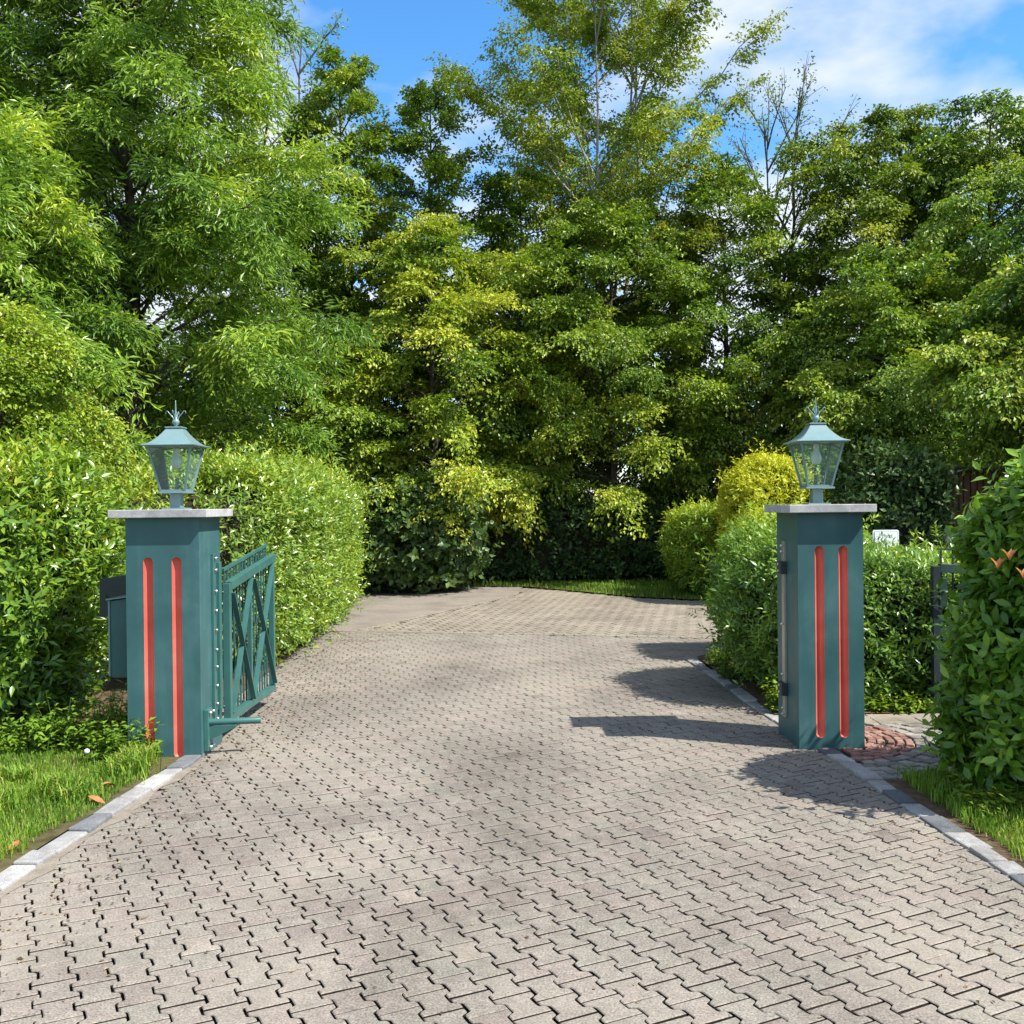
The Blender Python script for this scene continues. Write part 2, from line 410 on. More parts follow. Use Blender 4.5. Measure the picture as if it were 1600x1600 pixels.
M['robinia'] = leaf_mat('robinia_leaf', [(0, (0.075, 0.140, 0.012)), (0.5, (0.190, 0.270, 0.024)), (0.85, (0.31, 0.375, 0.036)), (1, (0.42, 0.45, 0.055))], 0.30, 0.45, 0.3, (1.15, 1.15, .4))
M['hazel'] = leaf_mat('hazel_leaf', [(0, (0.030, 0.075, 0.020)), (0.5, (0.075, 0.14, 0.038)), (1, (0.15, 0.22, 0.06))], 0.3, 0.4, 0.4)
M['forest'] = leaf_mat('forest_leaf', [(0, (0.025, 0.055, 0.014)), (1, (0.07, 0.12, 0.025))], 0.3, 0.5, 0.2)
M['grass'] = leaf_mat('grass_blade', [(0, (0.060, 0.140, 0.016)), (0.5, (0.150, 0.285, 0.030)), (0.85, (0.25, 0.38, 0.042)), (1, (0.42, 0.38, 0.12))], 0.35, 0.5, 0.3)
M['weed'] = leaf_mat('weed_leaf', [(0, (0.065, 0.14, 0.018)), (0.5, (0.145, 0.265, 0.028)), (1, (0.25, 0.37, 0.04))], 0.35, 0.45, 0.3)

# ------------------------------------------------------------------ leaf clouds
def norm(a):
    return a / np.maximum(np.linalg.norm(a, axis=-1, keepdims=True), 1e-9)
def leaves(name, P, A, Nn, Ls, Ws, tint, mat, parent=None, shape='diamond', cup=0.18, droop=0.15):
    """one mesh of leaves: P base, A axis, Nn face normal, per-leaf length, width, tint"""
    n = len(P)
    A = norm(A); S = norm(np.cross(A, Nn)); Nn = norm(np.cross(S, A))
    Ls = np.broadcast_to(Ls, (n,))[:, None]; Ws = np.broadcast_to(Ws, (n,))[:, None]
    idx = np.arange(n)
    if shape == 'diamond':
        mid = P + A * Ls * 0.45
        V = np.stack([P, mid + S * Ws * .5 + Nn * Ws * cup, P + A * Ls - Nn * Ls * droop, mid - S * Ws * .5 + Nn * Ws * cup], 1)
        fc = [np.stack([idx * 4, idx * 4 + 1, idx * 4 + 2], 1), np.stack([idx * 4, idx * 4 + 2, idx * 4 + 3], 1)]
        k = 4
    elif shape == 'fold':
        q = lambda f, w, c: (P + A * Ls * f + S * Ws * w + Nn * (Ws * c - Ls * droop * f * f))
        V = np.stack([q(0, 0, 0), q(.42, .5, cup), q(1, 0, 0), q(.42, -.5, cup), q(.42, 0, 0)], 1)
        b = idx * 5
        fc = [np.stack(x, 1) for x in [(b, b + 1, b + 4), (b, b + 4, b + 3), (b + 4, b + 1, b + 2), (b + 4, b + 2, b + 3)]]
        k = 5
    else:  # broad: elliptic outline, two sections along the blade
        q = lambda f, w, c: (P + A * Ls * f + S * Ws * w + Nn * (Ws * c - Ls * droop * f * f))
        V = np.stack([q(0, 0, 0), q(.28, .40, cup * .8), q(.6, .5, cup), q(1, 0, 0), q(.6, -.5, cup), q(.28, -.40, cup * .8), q(.28, 0, 0), q(.6, 0, 0)], 1)
        b = idx * 8
        fc = [np.stack(x, 1) for x in [(b, b + 1, b + 6), (b, b + 6, b + 5), (b + 7, b + 2, b + 3), (b + 7, b + 3, b + 4)]]
        fc += [np.stack(x, 1) for x in [(b + 6, b + 1, b + 2, b + 7), (b + 5, b + 6, b + 7, b + 4)]]
        k = 8
    return np_mesh(name, V.reshape(-1, 3), fc, mat, parent, np.repeat(np.clip(tint, 0, 1), k), smooth=(shape != 'diamond'))

def tubes_np(name, segs, mat, parent, n=5):
    """many tapered polylines -> one mesh; segs: list of (pts (m,3), radii (m,))"""
    V = []; Fq = []; base = 0
    ang = np.arange(n) * 2 * np.pi / n
    for pts, rad in segs:
        pts = np.asarray(pts, float); m = len(pts)
        d = norm(np.gradient(pts, axis=0))
        ref = np.where(np.abs(d[:, 2:3]) > 0.9, np.array([[1., 0, 0]]), np.array([[0, 0, 1.]]))
        r = norm(np.cross(d, ref)); u = np.cross(r, d)
        ring = pts[:, None] + (r[:, None] * np.cos(ang)[None, :, None] + u[:, None] * np.sin(ang)[None, :, None]) * np.asarray(rad)[:, None, None]
        V.append(ring.reshape(-1, 3))
        i = np.arange(m - 1)[:, None] * n; k = np.arange(n)[None]; k2 = (k + 1) % n
        Fq.append(np.stack([i + k, i + k2, i + n + k2, i + n + k], -1).reshape(-1, 4) + base)
        base += m * n
    return np_mesh(name, np.concatenate(V), [np.concatenate(Fq)], mat, parent, smooth=True)

# ------------------------------------------------------------------ trees
def make_tree(name, label, cat, base, h, r, zb, prof, leaf, bark, n_limb=46, n_spray=18, n_leaf=42, LL=0.085, LW=0.05,
              spray=0.6, droop=0.35, rise=0.35, trunk_r=0.11, stems=1, lean=(0, 0), shape='diamond', seed=1, group=None,
              flat=0.9, limb_curve=0.25, inner=0.3, tint0=0.5, hang=0.5, sq=(1, 1), arch=0.6, upr=0.45, ragged=0.28, twigs=True, fork=0.35, limb_r=0.022):
    g = np.random.default_rng(seed)
    root = thing(name, label, cat, (base[0], base[1], 0), group)
    segs = []
    stem_pts = []
    for s in range(stems):
        a = 2 * np.pi * s / max(stems, 1) + g.uniform(0, 1)
        off = 0.0 if stems == 1 else r * fork
        tt = np.linspace(0, 1, 12)
        wob = np.cumsum(g.normal(0, 0.055, (12, 2)), 0) * (h / 10) * np.minimum(1, tt * 3)[:, None]
        hx = h * (1.0 if s == 0 else g.uniform(0.82, 0.98))
        pts = np.stack([off * np.cos(a) * tt ** 0.8 + lean[0] * tt + wob[:, 0], off * np.sin(a) * tt ** 0.8 + lean[1] * tt + wob[:, 1], hx * tt * 0.97], 1)
        pts[:, :2] -= wob[0]
        segs.append((pts, trunk_r * (1 - tt * 0.93) * (0.75 if s else 1) + 0.006))
        stem_pts.append(pts)
    O = []; D = []; SL = []; T = []
    for k in range(n_limb):
        f = (k + g.uniform(0.1, 0.9)) / n_limb
        z = zb + (h - zb) * f ** 0.92
        st = stem_pts[k % stems]
        reach = r * np.interp((z - zb) / (h - zb), prof[0], prof[1])
        az = k * 2.39996 + g.normal(0, 0.35)
        reach *= np.clip(1 + ragged * 0.8 * math.sin(az * 2 + z * 1.7 + seed) + g.normal(0, ragged * 0.6), 0.4, 1.4)
        tz = (z - zb) / (h - zb)
        z0 = max(zb * 0.5, z - reach * rise)
        zi = np.interp(z0, st[:, 2], np.arange(len(st)))
        i0 = int(min(zi, len(st) - 2)); p0 = st[i0] + (st[i0 + 1] - st[i0]) * (zi - i0)
        dv = np.array([np.cos(az) * sq[0], np.sin(az) * sq[1], 0])
        s = np.linspace(0, 1, 7)[:, None]
        pts = p0 + dv * reach * s + np.array([0, 0, 1.]) * ((z - z0) * (s * (1 + arch) - arch * s * s) - reach * limb_curve * np.maximum(s - 0.45, 0) ** 2 * 2)
        pts = pts + np.cumsum(g.normal(0, 0.035, (7, 3)), 0) * s * reach
        segs.append((pts, (limb_r * (1 - s[:, 0] * 0.85) + 0.004) * (0.6 + reach / max(r, .1) * 0.6)))
        # sprays along the limb
        m = max(3, int(n_spray * (0.35 + 0.75 * reach / r)))
        u = inner + (1.02 - inner) * g.beta(1.7, 1.0, m)
        ii = np.clip(u * 6, 0, 5.999); i = ii.astype(int)
        o_ = pts[i] + (pts[i + 1] - pts[i]) * (ii - i)[:, None]
        aa = az + g.normal(0, 0.75, m)
        el = g.normal(0.12, 0.36, m) - droop * u * 0.6 + upr * (0.15 + 1.5 * tz ** 2)
        d_ = np.stack([np.cos(aa) * np.cos(el), np.sin(aa) * np.cos(el), np.sin(el)], 1)
        O.append(o_); D.append(d_); SL.append(spray * g.uniform(0.6, 1.25, m) * (0.65 + 0.35 * min(1, reach / (0.5 * r))))
        T.append(np.full(m, g.normal(0, 0.15)) + g.normal(0, 0.10, m))
    O = np.concatenate(O); D = np.concatenate(D); SL = np.concatenate(SL); T = np.concatenate(T)
    ns = len(O)
    U = np.tile(np.array([[0, 0, 1.]]), (ns, 1)) + g.normal(0, 0.28, (ns, 3))
    S = norm(np.cross(D, U)); U = norm(np.cross(S, D))
    # curved spray axes (twigs)
    if twigs:
        for j in g.choice(ns, min(ns, 420), replace=False):
            s = np.linspace(0, 1, 4)[:, None]
            segs.append((O[j] + D[j] * SL[j] * s - np.array([0, 0, 1.]) * droop * SL[j] * s * s * 0.6, np.linspace(0.008, 0.0025, 4)))
    nl = np.maximum(4, (n_leaf * SL / spray * g.uniform(0.7, 1.2, ns)).astype(int))
    q = np.repeat(np.arange(ns), nl); n = len(q)
    s = g.uniform(0.02, 1.0, n)
    side = g.choice([-1., 1.], n)
    lat = np.abs(g.normal(0, 1, n)) * 0.24 * (1.15 - s * 0.75) * SL[q]
    P = O[q] + D[q] * (SL[q] * s)[:, None] + S[q] * (lat * side)[:, None]
    P += g.normal(0, 1, (n, 3)) * (0.035 + 0.05 * (1 - flat)) * np.array([1, 1, 0.7])
    P[:, 2] -= droop * SL[q] * (s * s * 0.6 + (lat / SL[q]) ** 2 * 0.9)
    A = D[q] * g.uniform(0.2, 1.0, n)[:, None] + S[q] * (side * g.uniform(0.3, 1.0, n))[:, None] + g.normal(0, 0.3, (n, 3))
    A[:, 2] -= hang * g.uniform(0.2, 1.3, n)
    Nn = U[q] * flat + g.normal(0, 0.42, (n, 3)) + D[q] * 0.25
    P[:, 2] = np.maximum(P[:, 2], 0.05)
    tint = tint0 + T[q] + g.normal(0, 0.13, n)
    sz = g.uniform(0.5, 1.3, n)
    leaves('crown', P, A, Nn, LL * sz, LW * sz, tint, leaf, root, shape)
    tubes_np('trunk', segs, bark, root)
    return root

# ------------------------------------------------------------------ hedges and shrubs
def lump(p, k, ph):
    return (np.sin(p[:, 0] * k + ph) * np.sin(p[:, 1] * k * 1.13 + ph * 2.1) * 0.6 + np.sin(p[:, 2] * k * 1.31 + p[:, 0] * k * .7 + ph * 3.3) * 0.5
            + 0.5 * np.sin(p[:, 0] * k * 2.3 + p[:, 2] * k * 1.9 + ph) * np.sin(p[:, 1] * k * 2.7 - ph))
def super_dirs(g, n, half):
    a, b, c = half
    ar = np.array([b * c, b * c, a * c, a * c, a * b, a * b * 0.15]); f = g.choice(6, n, p=ar / ar.sum())
    p = g.uniform(-1, 1, (n, 3))
    for ax, sg, k in ((0, -1, 0), (0, 1, 1), (1, -1, 2), (1, 1, 3), (2, 1, 4), (2, -1, 5)):
        p[f == k, ax] = sg
    return p * np.array(half)
def super_pt(p, half, e):
    q = np.abs(p / np.array(half)); r = (q ** e).sum(1) ** (-1 / e)
    s = p * r[:, None]
    nn = np.sign(s) * np.abs(s / np.array(half)) ** (e - 1) / np.array(half)
    return s, norm(nn)
def make_hedge(name, label, cat, centre, half, leaf, n_shoot, per=6, LL=0.07, LW=0.025, e=4.0, bumpy=0.05, depth=0.22, bend=None, shape='fold',
               seed=1, tint0=0.5, top_tint=0.12, up=0.45, lumpk=2.2, core=0.82, spread=0.8, group=None, stick=0.06, hscale=None, rosette=0.35, front_only=None, lean=0.0):
    g = np.random.default_rng(seed)
    root = thing(name, label, cat, (centre[0], centre[1], 0), group)
    hz = half[2]
    def warp(s):
        s = s.copy()
        if hscale is not None:
            s[:, 2] = (s[:, 2] + hz) * hscale(s) - hz
        if bend is not None:
            s[:, 0] += bend(s[:, 1])
        s[:, 2] += hz
        s[:, 0] += lean * s[:, 2]
        return s
    p = super_dirs(g, n_shoot, half)
    if front_only is not None:
        p = p[front_only(p)]
    n0 = len(p)
    s, nn = super_pt(p, half, e)
    dp = depth * g.beta(1.0, 1.6, n0)
    s = s + nn * (lump(s, lumpk, seed * 1.7) * bumpy + lump(s, lumpk * 2.9, seed) * bumpy * 0.5)[:, None]
    s = s - nn * dp[:, None] + nn * (g.exponential(stick, n0) * (g.random(n0) < 0.25))[:, None]
    B = warp(s)
    D = norm(nn * 0.9 + np.array([0, 0, up]) + g.normal(0, 0.38, (n0, 3)))
    ref = norm(g.normal(0, 1, (n0, 3))); S = norm(np.cross(D, ref)); U = np.cross(S, D)
    q = np.repeat(np.arange(n0), per); k = np.tile(np.arange(per), n0); n = len(q)
    ph = k * 2.39996 + g.normal(0, 0.25, n) + np.repeat(g.uniform(0, 6.28, n0), per)
    along = (k / per - 0.5) * LL * 1.7 + g.normal(0, 0.1 * LL, n)
    rad = np.cos(ph)[:, None] * S[q] + np.sin(ph)[:, None] * U[q]
    P = B[q] + D[q] * along[:, None] + rad * LL * 0.06
    A = rad * spread + D[q] * (rosette + 0.75 * (k / per))[:, None] + g.normal(0, 0.16, (n, 3))
    Nn = D[q] * 0.9 - rad * 0.35 + g.normal(0, 0.2, (n, 3)) + np.array([0, 0, 0.25])
    hgt = P[:, 2] / (2 * hz)
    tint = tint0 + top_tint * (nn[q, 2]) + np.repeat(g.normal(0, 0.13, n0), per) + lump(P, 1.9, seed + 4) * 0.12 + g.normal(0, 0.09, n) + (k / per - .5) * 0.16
    sz = g.uniform(0.75, 1.2, n)
    keep = P[:, 2] > 0.02
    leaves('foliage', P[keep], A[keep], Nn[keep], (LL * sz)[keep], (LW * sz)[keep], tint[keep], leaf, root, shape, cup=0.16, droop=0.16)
    # closed dark core, added to stop light leaking through the leaves
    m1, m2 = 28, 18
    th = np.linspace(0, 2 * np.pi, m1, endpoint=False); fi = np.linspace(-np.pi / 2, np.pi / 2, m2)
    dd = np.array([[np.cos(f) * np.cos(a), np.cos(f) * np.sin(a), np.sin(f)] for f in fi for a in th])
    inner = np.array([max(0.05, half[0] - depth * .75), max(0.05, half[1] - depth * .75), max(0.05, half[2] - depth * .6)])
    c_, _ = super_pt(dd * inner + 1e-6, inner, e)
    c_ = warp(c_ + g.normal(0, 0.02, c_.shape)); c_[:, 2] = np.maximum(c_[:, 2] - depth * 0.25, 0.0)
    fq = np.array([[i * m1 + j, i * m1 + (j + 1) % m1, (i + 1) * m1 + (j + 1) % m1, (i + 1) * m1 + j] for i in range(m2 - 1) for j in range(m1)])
    np_mesh('light_blocker', c_, [fq], M['blocker'], root)
    return root

# ================================================================== THE SETTING
# ------------------------------------------------------------------ ground sheets
tag(MB().add([(-700, -300, -.06), (700, -300, -.06), (700, 1500, -.06), (-700, 1500, -.06)], [(0, 1, 2, 3)]).build('ground', M['ground']), kind='structure')
KX_L = -2.10     # driveway edges at the kerbs
def kerb_left(d):  return -2.16 + (d - 4.3) * 0.070
def kerb_right(d): return np.interp(d, [2.0, 4.2, 6.6, 8.0, 9.2, 10.4], [2.14, 2.10, 1.96, 1.86, 1.83, 1.76])
bed = MB().add([(-3.1, 1.2, -.016), (3.2, 1.2, -.016), (3.4, 14.0, -.016), (-2.6, 14.0, -.016)], [(0, 1, 2, 3)])
tag(bed.build('driveway_bed', M['joint']), kind='structure')

# ------------------------------------------------------------------ interlocking pavers (one sheet of stones)
def paving(name, mat, ang, Lp, Pp, amp, inside, box, gap=0.0040, seed=3, z=0.0, jit=0.0012):
    g = np.random.default_rng(seed)
    u = np.array([-math.sin(ang), math.cos(ang)]); v = np.array([math.cos(ang), math.sin(ang)])
    x0, x1, y0, y1 = box
    cx, cy = (x0 + x1) / 2, (y0 + y1) / 2; rad = math.hypot(x1 - x0, y1 - y0) / 2
    ni, nj = int(rad / Pp) + 2, int(rad / Lp) + 2
    I, J = np.meshgrid(np.arange(-ni, ni + 1), np.arange(-nj, nj + 1), indexing='ij')
    I = I.ravel(); J = J.ravel()
    ctr = np.array([cx, cy]) + u * ((J + (I % 2) * 0.5) * Lp)[:, None] + v * (I * Pp)[:, None]
    ok = (ctr[:, 0] > x0) & (ctr[:, 0] < x1) & (ctr[:, 1] > y0) & (ctr[:, 1] < y1) & inside(ctr[:, 0], ctr[:, 1])
    ctr = ctr[ok]; n = len(ctr)
    tau = Lp * 0.055
    ss = np.array([-.5 * Lp, -.25 * Lp - tau * 1.5, -.25 * Lp - tau * .6, -.25 * Lp + tau * .6, -.25 * Lp + tau * 1.5, .25 * Lp - tau * 1.5, .25 * Lp - tau * .6, .25 * Lp + tau * .6, .25 * Lp + tau * 1.5, .5 * Lp])
    ww = np.array([1, 1, .75, -.75, -1, -1, -.75, .75, 1, 1]) * amp
    def outline(ins):
        s = np.clip(ss, -.5 * Lp + ins * 1.15, .5 * Lp - ins * 1.15)
        # keep the wave parallel when inset
        right = np.stack([s, Pp / 2 + ww - ins], 1); left = np.stack([s, -(Pp / 2 + ww - ins)], 1)
        return np.concatenate([right, left[::-1]])
    o_in, o_out = outline(gap + 0.0032), outline(gap); k = len(o_in)
    loc = np.concatenate([np.c_[o_in, np.zeros(k)], np.c_[o_out, np.full(k, -0.0028)], np.c_[o_out, np.full(k, -0.035)]])
    xy = loc[:, 0:1] * u + loc[:, 1:2] * v
    rot = g.normal(0, 0.007, n); cs, sn = np.cos(rot)[:, None], np.sin(rot)[:, None]
    X = ctr[:, None, 0] + g.normal(0, jit, n)[:, None] + xy[None, :, 0] * cs - xy[None, :, 1] * sn
    Y = ctr[:, None, 1] + g.normal(0, jit, n)[:, None] + xy[None, :, 0] * sn + xy[None, :, 1] * cs
    tx, ty = g.normal(0, 0.0045, n)[:, None], g.normal(0, 0.0045, n)[:, None]
    Z = z + loc[None, :, 2] + g.normal(0, 0.0006, n)[:, None] + tx * xy[None, :, 0] + ty * xy[None, :, 1]
    V = np.stack([X, Y, Z], -1).reshape(-1, 3)
    base = (np.arange(n) * 3 * k)[:, None]
    top = base + np.arange(k)[None, ::1]
    a = np.arange(k); b = (a + 1) % k
    ring = lambda i, j: (base[:, None] + np.stack([i * k + a, j * k + a, j * k + b, i * k + b], -1)[None]).reshape(-1, 4)
    tint = np.clip(0.5 + g.normal(0, 0.13, n) - (g.random(n) < .03) * .3, 0, 1)
    ob = np_mesh(name, V, [top, ring(0, 1), ring(1, 2)], mat, None, np.repeat(tint, 3 * k))
    ob.data.materials.append(M['joint'])
    mi = np.zeros(n * (1 + 2 * k), np.int32); mi[n * (1 + k):] = 1
    ob.data.polygons.foreach_set('material_index', mi)
    return tag(ob, kind='structure')
def seam_y(x): return np.interp(x, [-3.0, -1.9, 0.0, 2.6], [13.35, 13.15, 12.75, 12.1])
def in_drive(x, y):
    return (x > np.where(y < 6.7, kerb_left(y) - 0.02, -2.9)) & (x < kerb_right(y) + 0.07) & (y < seam_y(x) - .02) | ((y > 10.3) & (x < 3.2) & (x > -2.9) & (y < seam_y(x) - .02))
paving('driveway', M['paver'], R(26.6), 0.148, 0.121, 0.0130, in_drive, (-3.0, 3.2, 2.0, 13.4))
# the farther court: yellowish stones turned the other way, dusty asphalt to the left of a pale seam
def line_x(y): return np.interp(y, [13.0, 13.5, 17.0, 18.5], [-2.1, -1.86, -0.43, 0.1])
def edge_far(x): return np.interp(x, [-8, -1.3, 0.2, 1.0, 2.2, 3.4, 6], [20.4, 20.3, 20.0, 19.0, 17.4, 16.6, 15.2])
paving('court', M['paver_yellow'], R(-68), 0.19, 0.15, 0.012, lambda x, y: (y > seam_y(x) + .02) & (x > line_x(y)) & (y < edge_far(x)), (-2.6, 4.6, 11.5, 20.2), gap=0.0055, seed=8)
tag(MB().add([(-2.6, 11.6, -.03), (5.4, 11.6, -.03), (5.4, 20.6, -.03), (-2.6, 20.6, -.03)], [(0, 1, 2, 3)]).build('court_bed', M['joint']), kind='structure')
ap = MB(); xs = np.linspace(-9, 0.4, 24)
pl = [(-9, 13.4), (-2.1, 13.2)] + [(float(line_x(y)), y) for y in np.linspace(13.4, 18.5, 8)] + [(0.2, 20.1), (-1.3, 20.35), (-9, 20.45)]
ap.add([(x, y, .003) for x, y in pl], [tuple(range(len(pl)))])
tag(ap.build('side_court', M['dust']), kind='structure')
sm = MB()
for i in range(46):
    x = -2.5 + i * 0.125
    if x < 3.2:
        sm.box(x, x + .117, float(seam_y(x)) - .05, float(seam_y(x)) + .05, -.02, .007, random.uniform(.5, 1))
for i in range(40):
    y = 13.3 + i * 0.13
    if y < 18.4:
        x = float(line_x(y)); sm.box(x - .05, x + .05, y, y + .122, -.02, .009, random.uniform(.5, 1))
tag(sm.build('seam_setts', M['mortar'], bevel=.004), kind='structure')

# ------------------------------------------------------------------ kerbs of split granite
def kerb(name, fx, y0, y1, w, side, seed, skip=None, ztop=0.022):
    g = random.Random(seed); mb = MB(); y = y0; last = 0
    while y < y1:
        ln = g.uniform(0.15, 0.30)
        if not (skip and skip(y + ln / 2)):
            ti = g.choice([0.05, 0.25, 0.7, 0.85, 1.0, 0.75, .6]) if last > .5 else g.choice([.7, .85, 1.0, .6, .3])
            last = ti
            xa0, xa1 = float(fx(y)), float(fx(y + ln)); zt = ztop + g.uniform(-.006, .006)
            ww = w * g.uniform(.9, 1.12)
            j = lambda: g.uniform(-.007, .007)
            a = [(xa0 + j(), y + .004), (xa0 + side * ww + j(), y + .004 + j()), (xa1 + side * ww + j(), y + ln - .004 + j()), (xa1 + j(), y + ln - .004)]
            if side < 0: a = [a[1], a[0], a[3], a[2]]
            nseg = 1
            vs = [(x, yy, -.05) for x, yy in a] + [(x, yy, zt + g.uniform(-.004, .004)) for x, yy in a]
            mb.add(vs, [(3, 2, 1, 0), (4, 5, 6, 7), (0, 1, 5, 4), (1, 2, 6, 5), (2, 3, 7, 6), (3, 0, 4, 7)], ti)
        y += ln
    return tag(mb.build(name, M['granite'], bevel=.009), kind='structure')
kerb('kerb', lambda d: kerb_left(d), 2.2, 6.42, 0.112, -1, 4)
kerb('kerb', lambda d: kerb_right(d), 2.2, 10.3, 0.108, 1, 9, skip=lambda y: 6.60 < y < 7.22, ztop=.016)
mo = MB()
for i in range(30):
    y0, y1 = 2.2 + i * .147, 2.2 + (i + 1) * .147 + .001
    wob = lambda y: .050 + .025 * math.sin(y * 7.3) + .02 * math.sin(y * 17)
    mo.add([(kerb_left(y0) - .01, y0, .0032), (kerb_left(y0) + wob(y0), y0, .0032), (kerb_left(y1) + wob(y1), y1, .0032), (kerb_left(y1) - .01, y1, .0032)], [(0, 1, 2, 3)], random.random())
tag(mo.build('driveway_edging', M['mortar']), kind='structure')

# ------------------------------------------------------------------ side path of small setts, red ring round the right pillar
PC = (2.07, 6.92)
def setts(name, r0, r1, mat, seed, keep, wr=0.088, wl=0.088):
    g = random.Random(seed); mb = MB(); r = r0
    while r < r1:
        c = 2 * math.pi * (r + wr / 2); n = int(c / wl); a0 = g.uniform(0, 1)
        for i in range(n):
            a, b = a0 + 2 * math.pi * (i + .06) / n, a0 + 2 * math.pi * (i + .94) / n
            mx, my = PC[0] + (r + wr / 2) * math.cos((a + b) / 2), PC[1] + (r + wr / 2) * math.sin((a + b) / 2)
            if not keep(mx, my): continue
            zt = .010 + g.uniform(-.006, .006); q = []
            for rr, aa in ((r + .005, a), (r + wr - .005, a), (r + wr - .005, b), (r + .005, b)):
                q.append((PC[0] + rr * math.cos(aa) + g.uniform(-.005, .005), PC[1] + rr * math.sin(aa) + g.uniform(-.005, .005)))
            vs = [(x, y, -.04) for x, y in q] + [(x, y, zt + g.uniform(-.003, .003)) for x, y in q]
            mb.add(vs, [(3, 2, 1, 0), (4, 5, 6, 7), (0, 1, 5, 4), (1, 2, 6, 5), (2, 3, 7, 6), (3, 0, 4, 7)], g.random())
        r += wr
    return tag(mb.build(name, mat, bevel=.008), kind='structure')
def on_path(x, y): return x > float(kerb_right(y)) + .14 and 5.9 + max(0, x - 2.3) * .12 < y < 7.75 and x < 4.6
setts('path', 0.60, 2.6, M['sett'], 5, on_path)
setts('path_ring', 0.24, 0.60, M['sett_red'], 6, on_path, .06, .075)
tag(MB().add([(1.9, 5.7, -.006), (4.8, 5.7, -.006), (4.8, 7.9, -.006), (1.9, 7.9, -.006)], [(0, 1, 2, 3)]).build('path_bed', M['joint']), kind='structure')
# pale slab strip behind the pillar
sp = MB()
for i in range(4):
    sp.box(1.98 + i * .32, 1.98 + i * .32 + .31, 7.34, 7.64, -.03, .016 + random.uniform(-.002, .002), random.uniform(.4, .9))
tag(sp.build('path_slabs', M['mortar'], bevel=.005), kind='structure')

# ------------------------------------------------------------------ lawn sheets, soil and grass blades
def sheet(name, pts, mat, z):
    return tag(MB().add([(x, y, z) for x, y in pts], [tuple(range(len(pts)))]).build(name, mat), kind='structure')
sheet('lawn', [(-9, 2.2), (kerb_left(2.2) - .12, 2.2), (kerb_left(6.5) - .12, 6.5), (-2.05, 6.52), (-2.05, 6.9), (-9, 6.9)], M['lawn'], .012)
sheet('soil', [(-9, 6.9), (-2.12, 6.9), (-2.32, 8.0), (-2.45, 12.6), (-3.1, 13.3), (-9, 13.3)], M['soil'], .016)
kr = lambda y: float(kerb_right(y)) + .05
sheet('soil', [(kr(2.2), 2.2), (9, 2.2), (9, 5.8), (kr(5.85), 5.85), (kr(4.2), 4.2)], M['soil'], .007)
sheet('soil', [(1.95, 7.66), (9, 7.66), (9, 16.0), (4.0, 16.0), (3.1, 12.0), (1.9, 10.6), (1.92, 9.2)], M['soil'], .018)
sheet('verge', [(-9, 20.42), (-1.3, 20.35), (0.2, 20.05), (1.0, 19.05), (2.2, 17.45), (3.4, 16.65), (6, 15.25), (14, 15.2), (14, 40), (-20, 40), (-20, 20.42)], M['lawn'], .02)

def grass(name, n, sampler, hgt, wid, seed, tint0=.5, lean=.5, zc=.015, label=None):
    g = np.random.default_rng(seed)
    P2 = sampler(g, n); n = len(P2)
    az = g.uniform(0, 2 * np.pi, n); ln = g.uniform(.15, 1, n) * lean
    H = hgt * g.uniform(.45, 1.25, n) * (1 + .35 * np.sin(P2[:, 0] * 5) * np.sin(P2[:, 1] * 4.3))
    b = np.c_[P2, np.full(n, zc)]
    d = np.c_[np.cos(az), np.sin(az), np.zeros(n)]; s = np.c_[-np.sin(az), np.cos(az), np.zeros(n)] * (wid * g.uniform(.6, 1.2, n))[:, None] / 2
    up = np.array([0, 0, 1.])
    m = b + d * (H * ln * .35)[:, None] + up * (H * .6)[:, None]
    tip = b + d * (H * ln * 1.0)[:, None] + up * (H * (1 - ln * .35))[:, None]
    V = np.stack([b - s, b + s, m + s * .8, m - s * .8, tip], 1).reshape(-1, 3)
    i = np.arange(n) * 5
    tint = tint0 + g.normal(0, .20, n) + .18 * np.sin(P2[:, 0] * 2.6 + 1) * np.sin(P2[:, 1] * 3.1) + (g.random(n) < .06) * .55
    ob = np_mesh(name, V, [np.stack([i, i + 1, i + 2, i + 3], 1), np.stack([i + 3, i + 2, i + 4], 1)], M['grass'], None, np.repeat(np.clip(tint, 0, 1), 5))
    tag(ob, label, 'grass', None, 'stuff')
    return ob
def lawn_left(g, n):
    p = np.c_[g.uniform(-5.2, -1.95, n), g.uniform(3.6, 7.0, n)]
    edge = kerb_left(p[:, 1]) - .125 - .08 * np.abs(np.sin(p[:, 1] * 5.3) * np.sin(p[:, 1] * 2.1 + 1)) - .07 * (g.random(n) ** 2)
    ok = np.where(p[:, 1] < 6.35, p[:, 0] < edge - np.maximum(0, p[:, 1] - 6.1) * .6, p[:, 0] < -2.50)
    return p[ok]
grass('grass', 90000, lawn_left, .044, .0055, 21, tint0=.52, label='sunlit lawn grass left of the granite kerb')
def tuft_left(g, n):
    c = np.array([[-2.42, 5.6], [-2.55, 5.75], [-2.3, 6.1], [-2.75, 5.35], [-2.62, 4.62], [-2.78, 4.42], [-2.35, 6.3], [-3.1, 4.9], [-2.9, 6.0]])
    return c[g.integers(0, len(c), n)] + g.normal(0, .06, (n, 2))
grass('grass', 2600, tuft_left, .12, .011, 22, tint0=.6, lean=.9, label='taller grass tufts along the left kerb')
def lawn_right(g, n):
    p = np.c_[g.uniform(2.2, 4.2, n), g.uniform(3.7, 5.9, n)]
    edge = kerb_right(p[:, 1]) + .112 + .04 * np.abs(np.sin(p[:, 1] * 6.3)) + .03 * g.random(n)
    dens = np.where(p[:, 1] > 5.2, .75, 1.0)
    return p[(p[:, 0] > edge) & (g.random(n) < dens)]
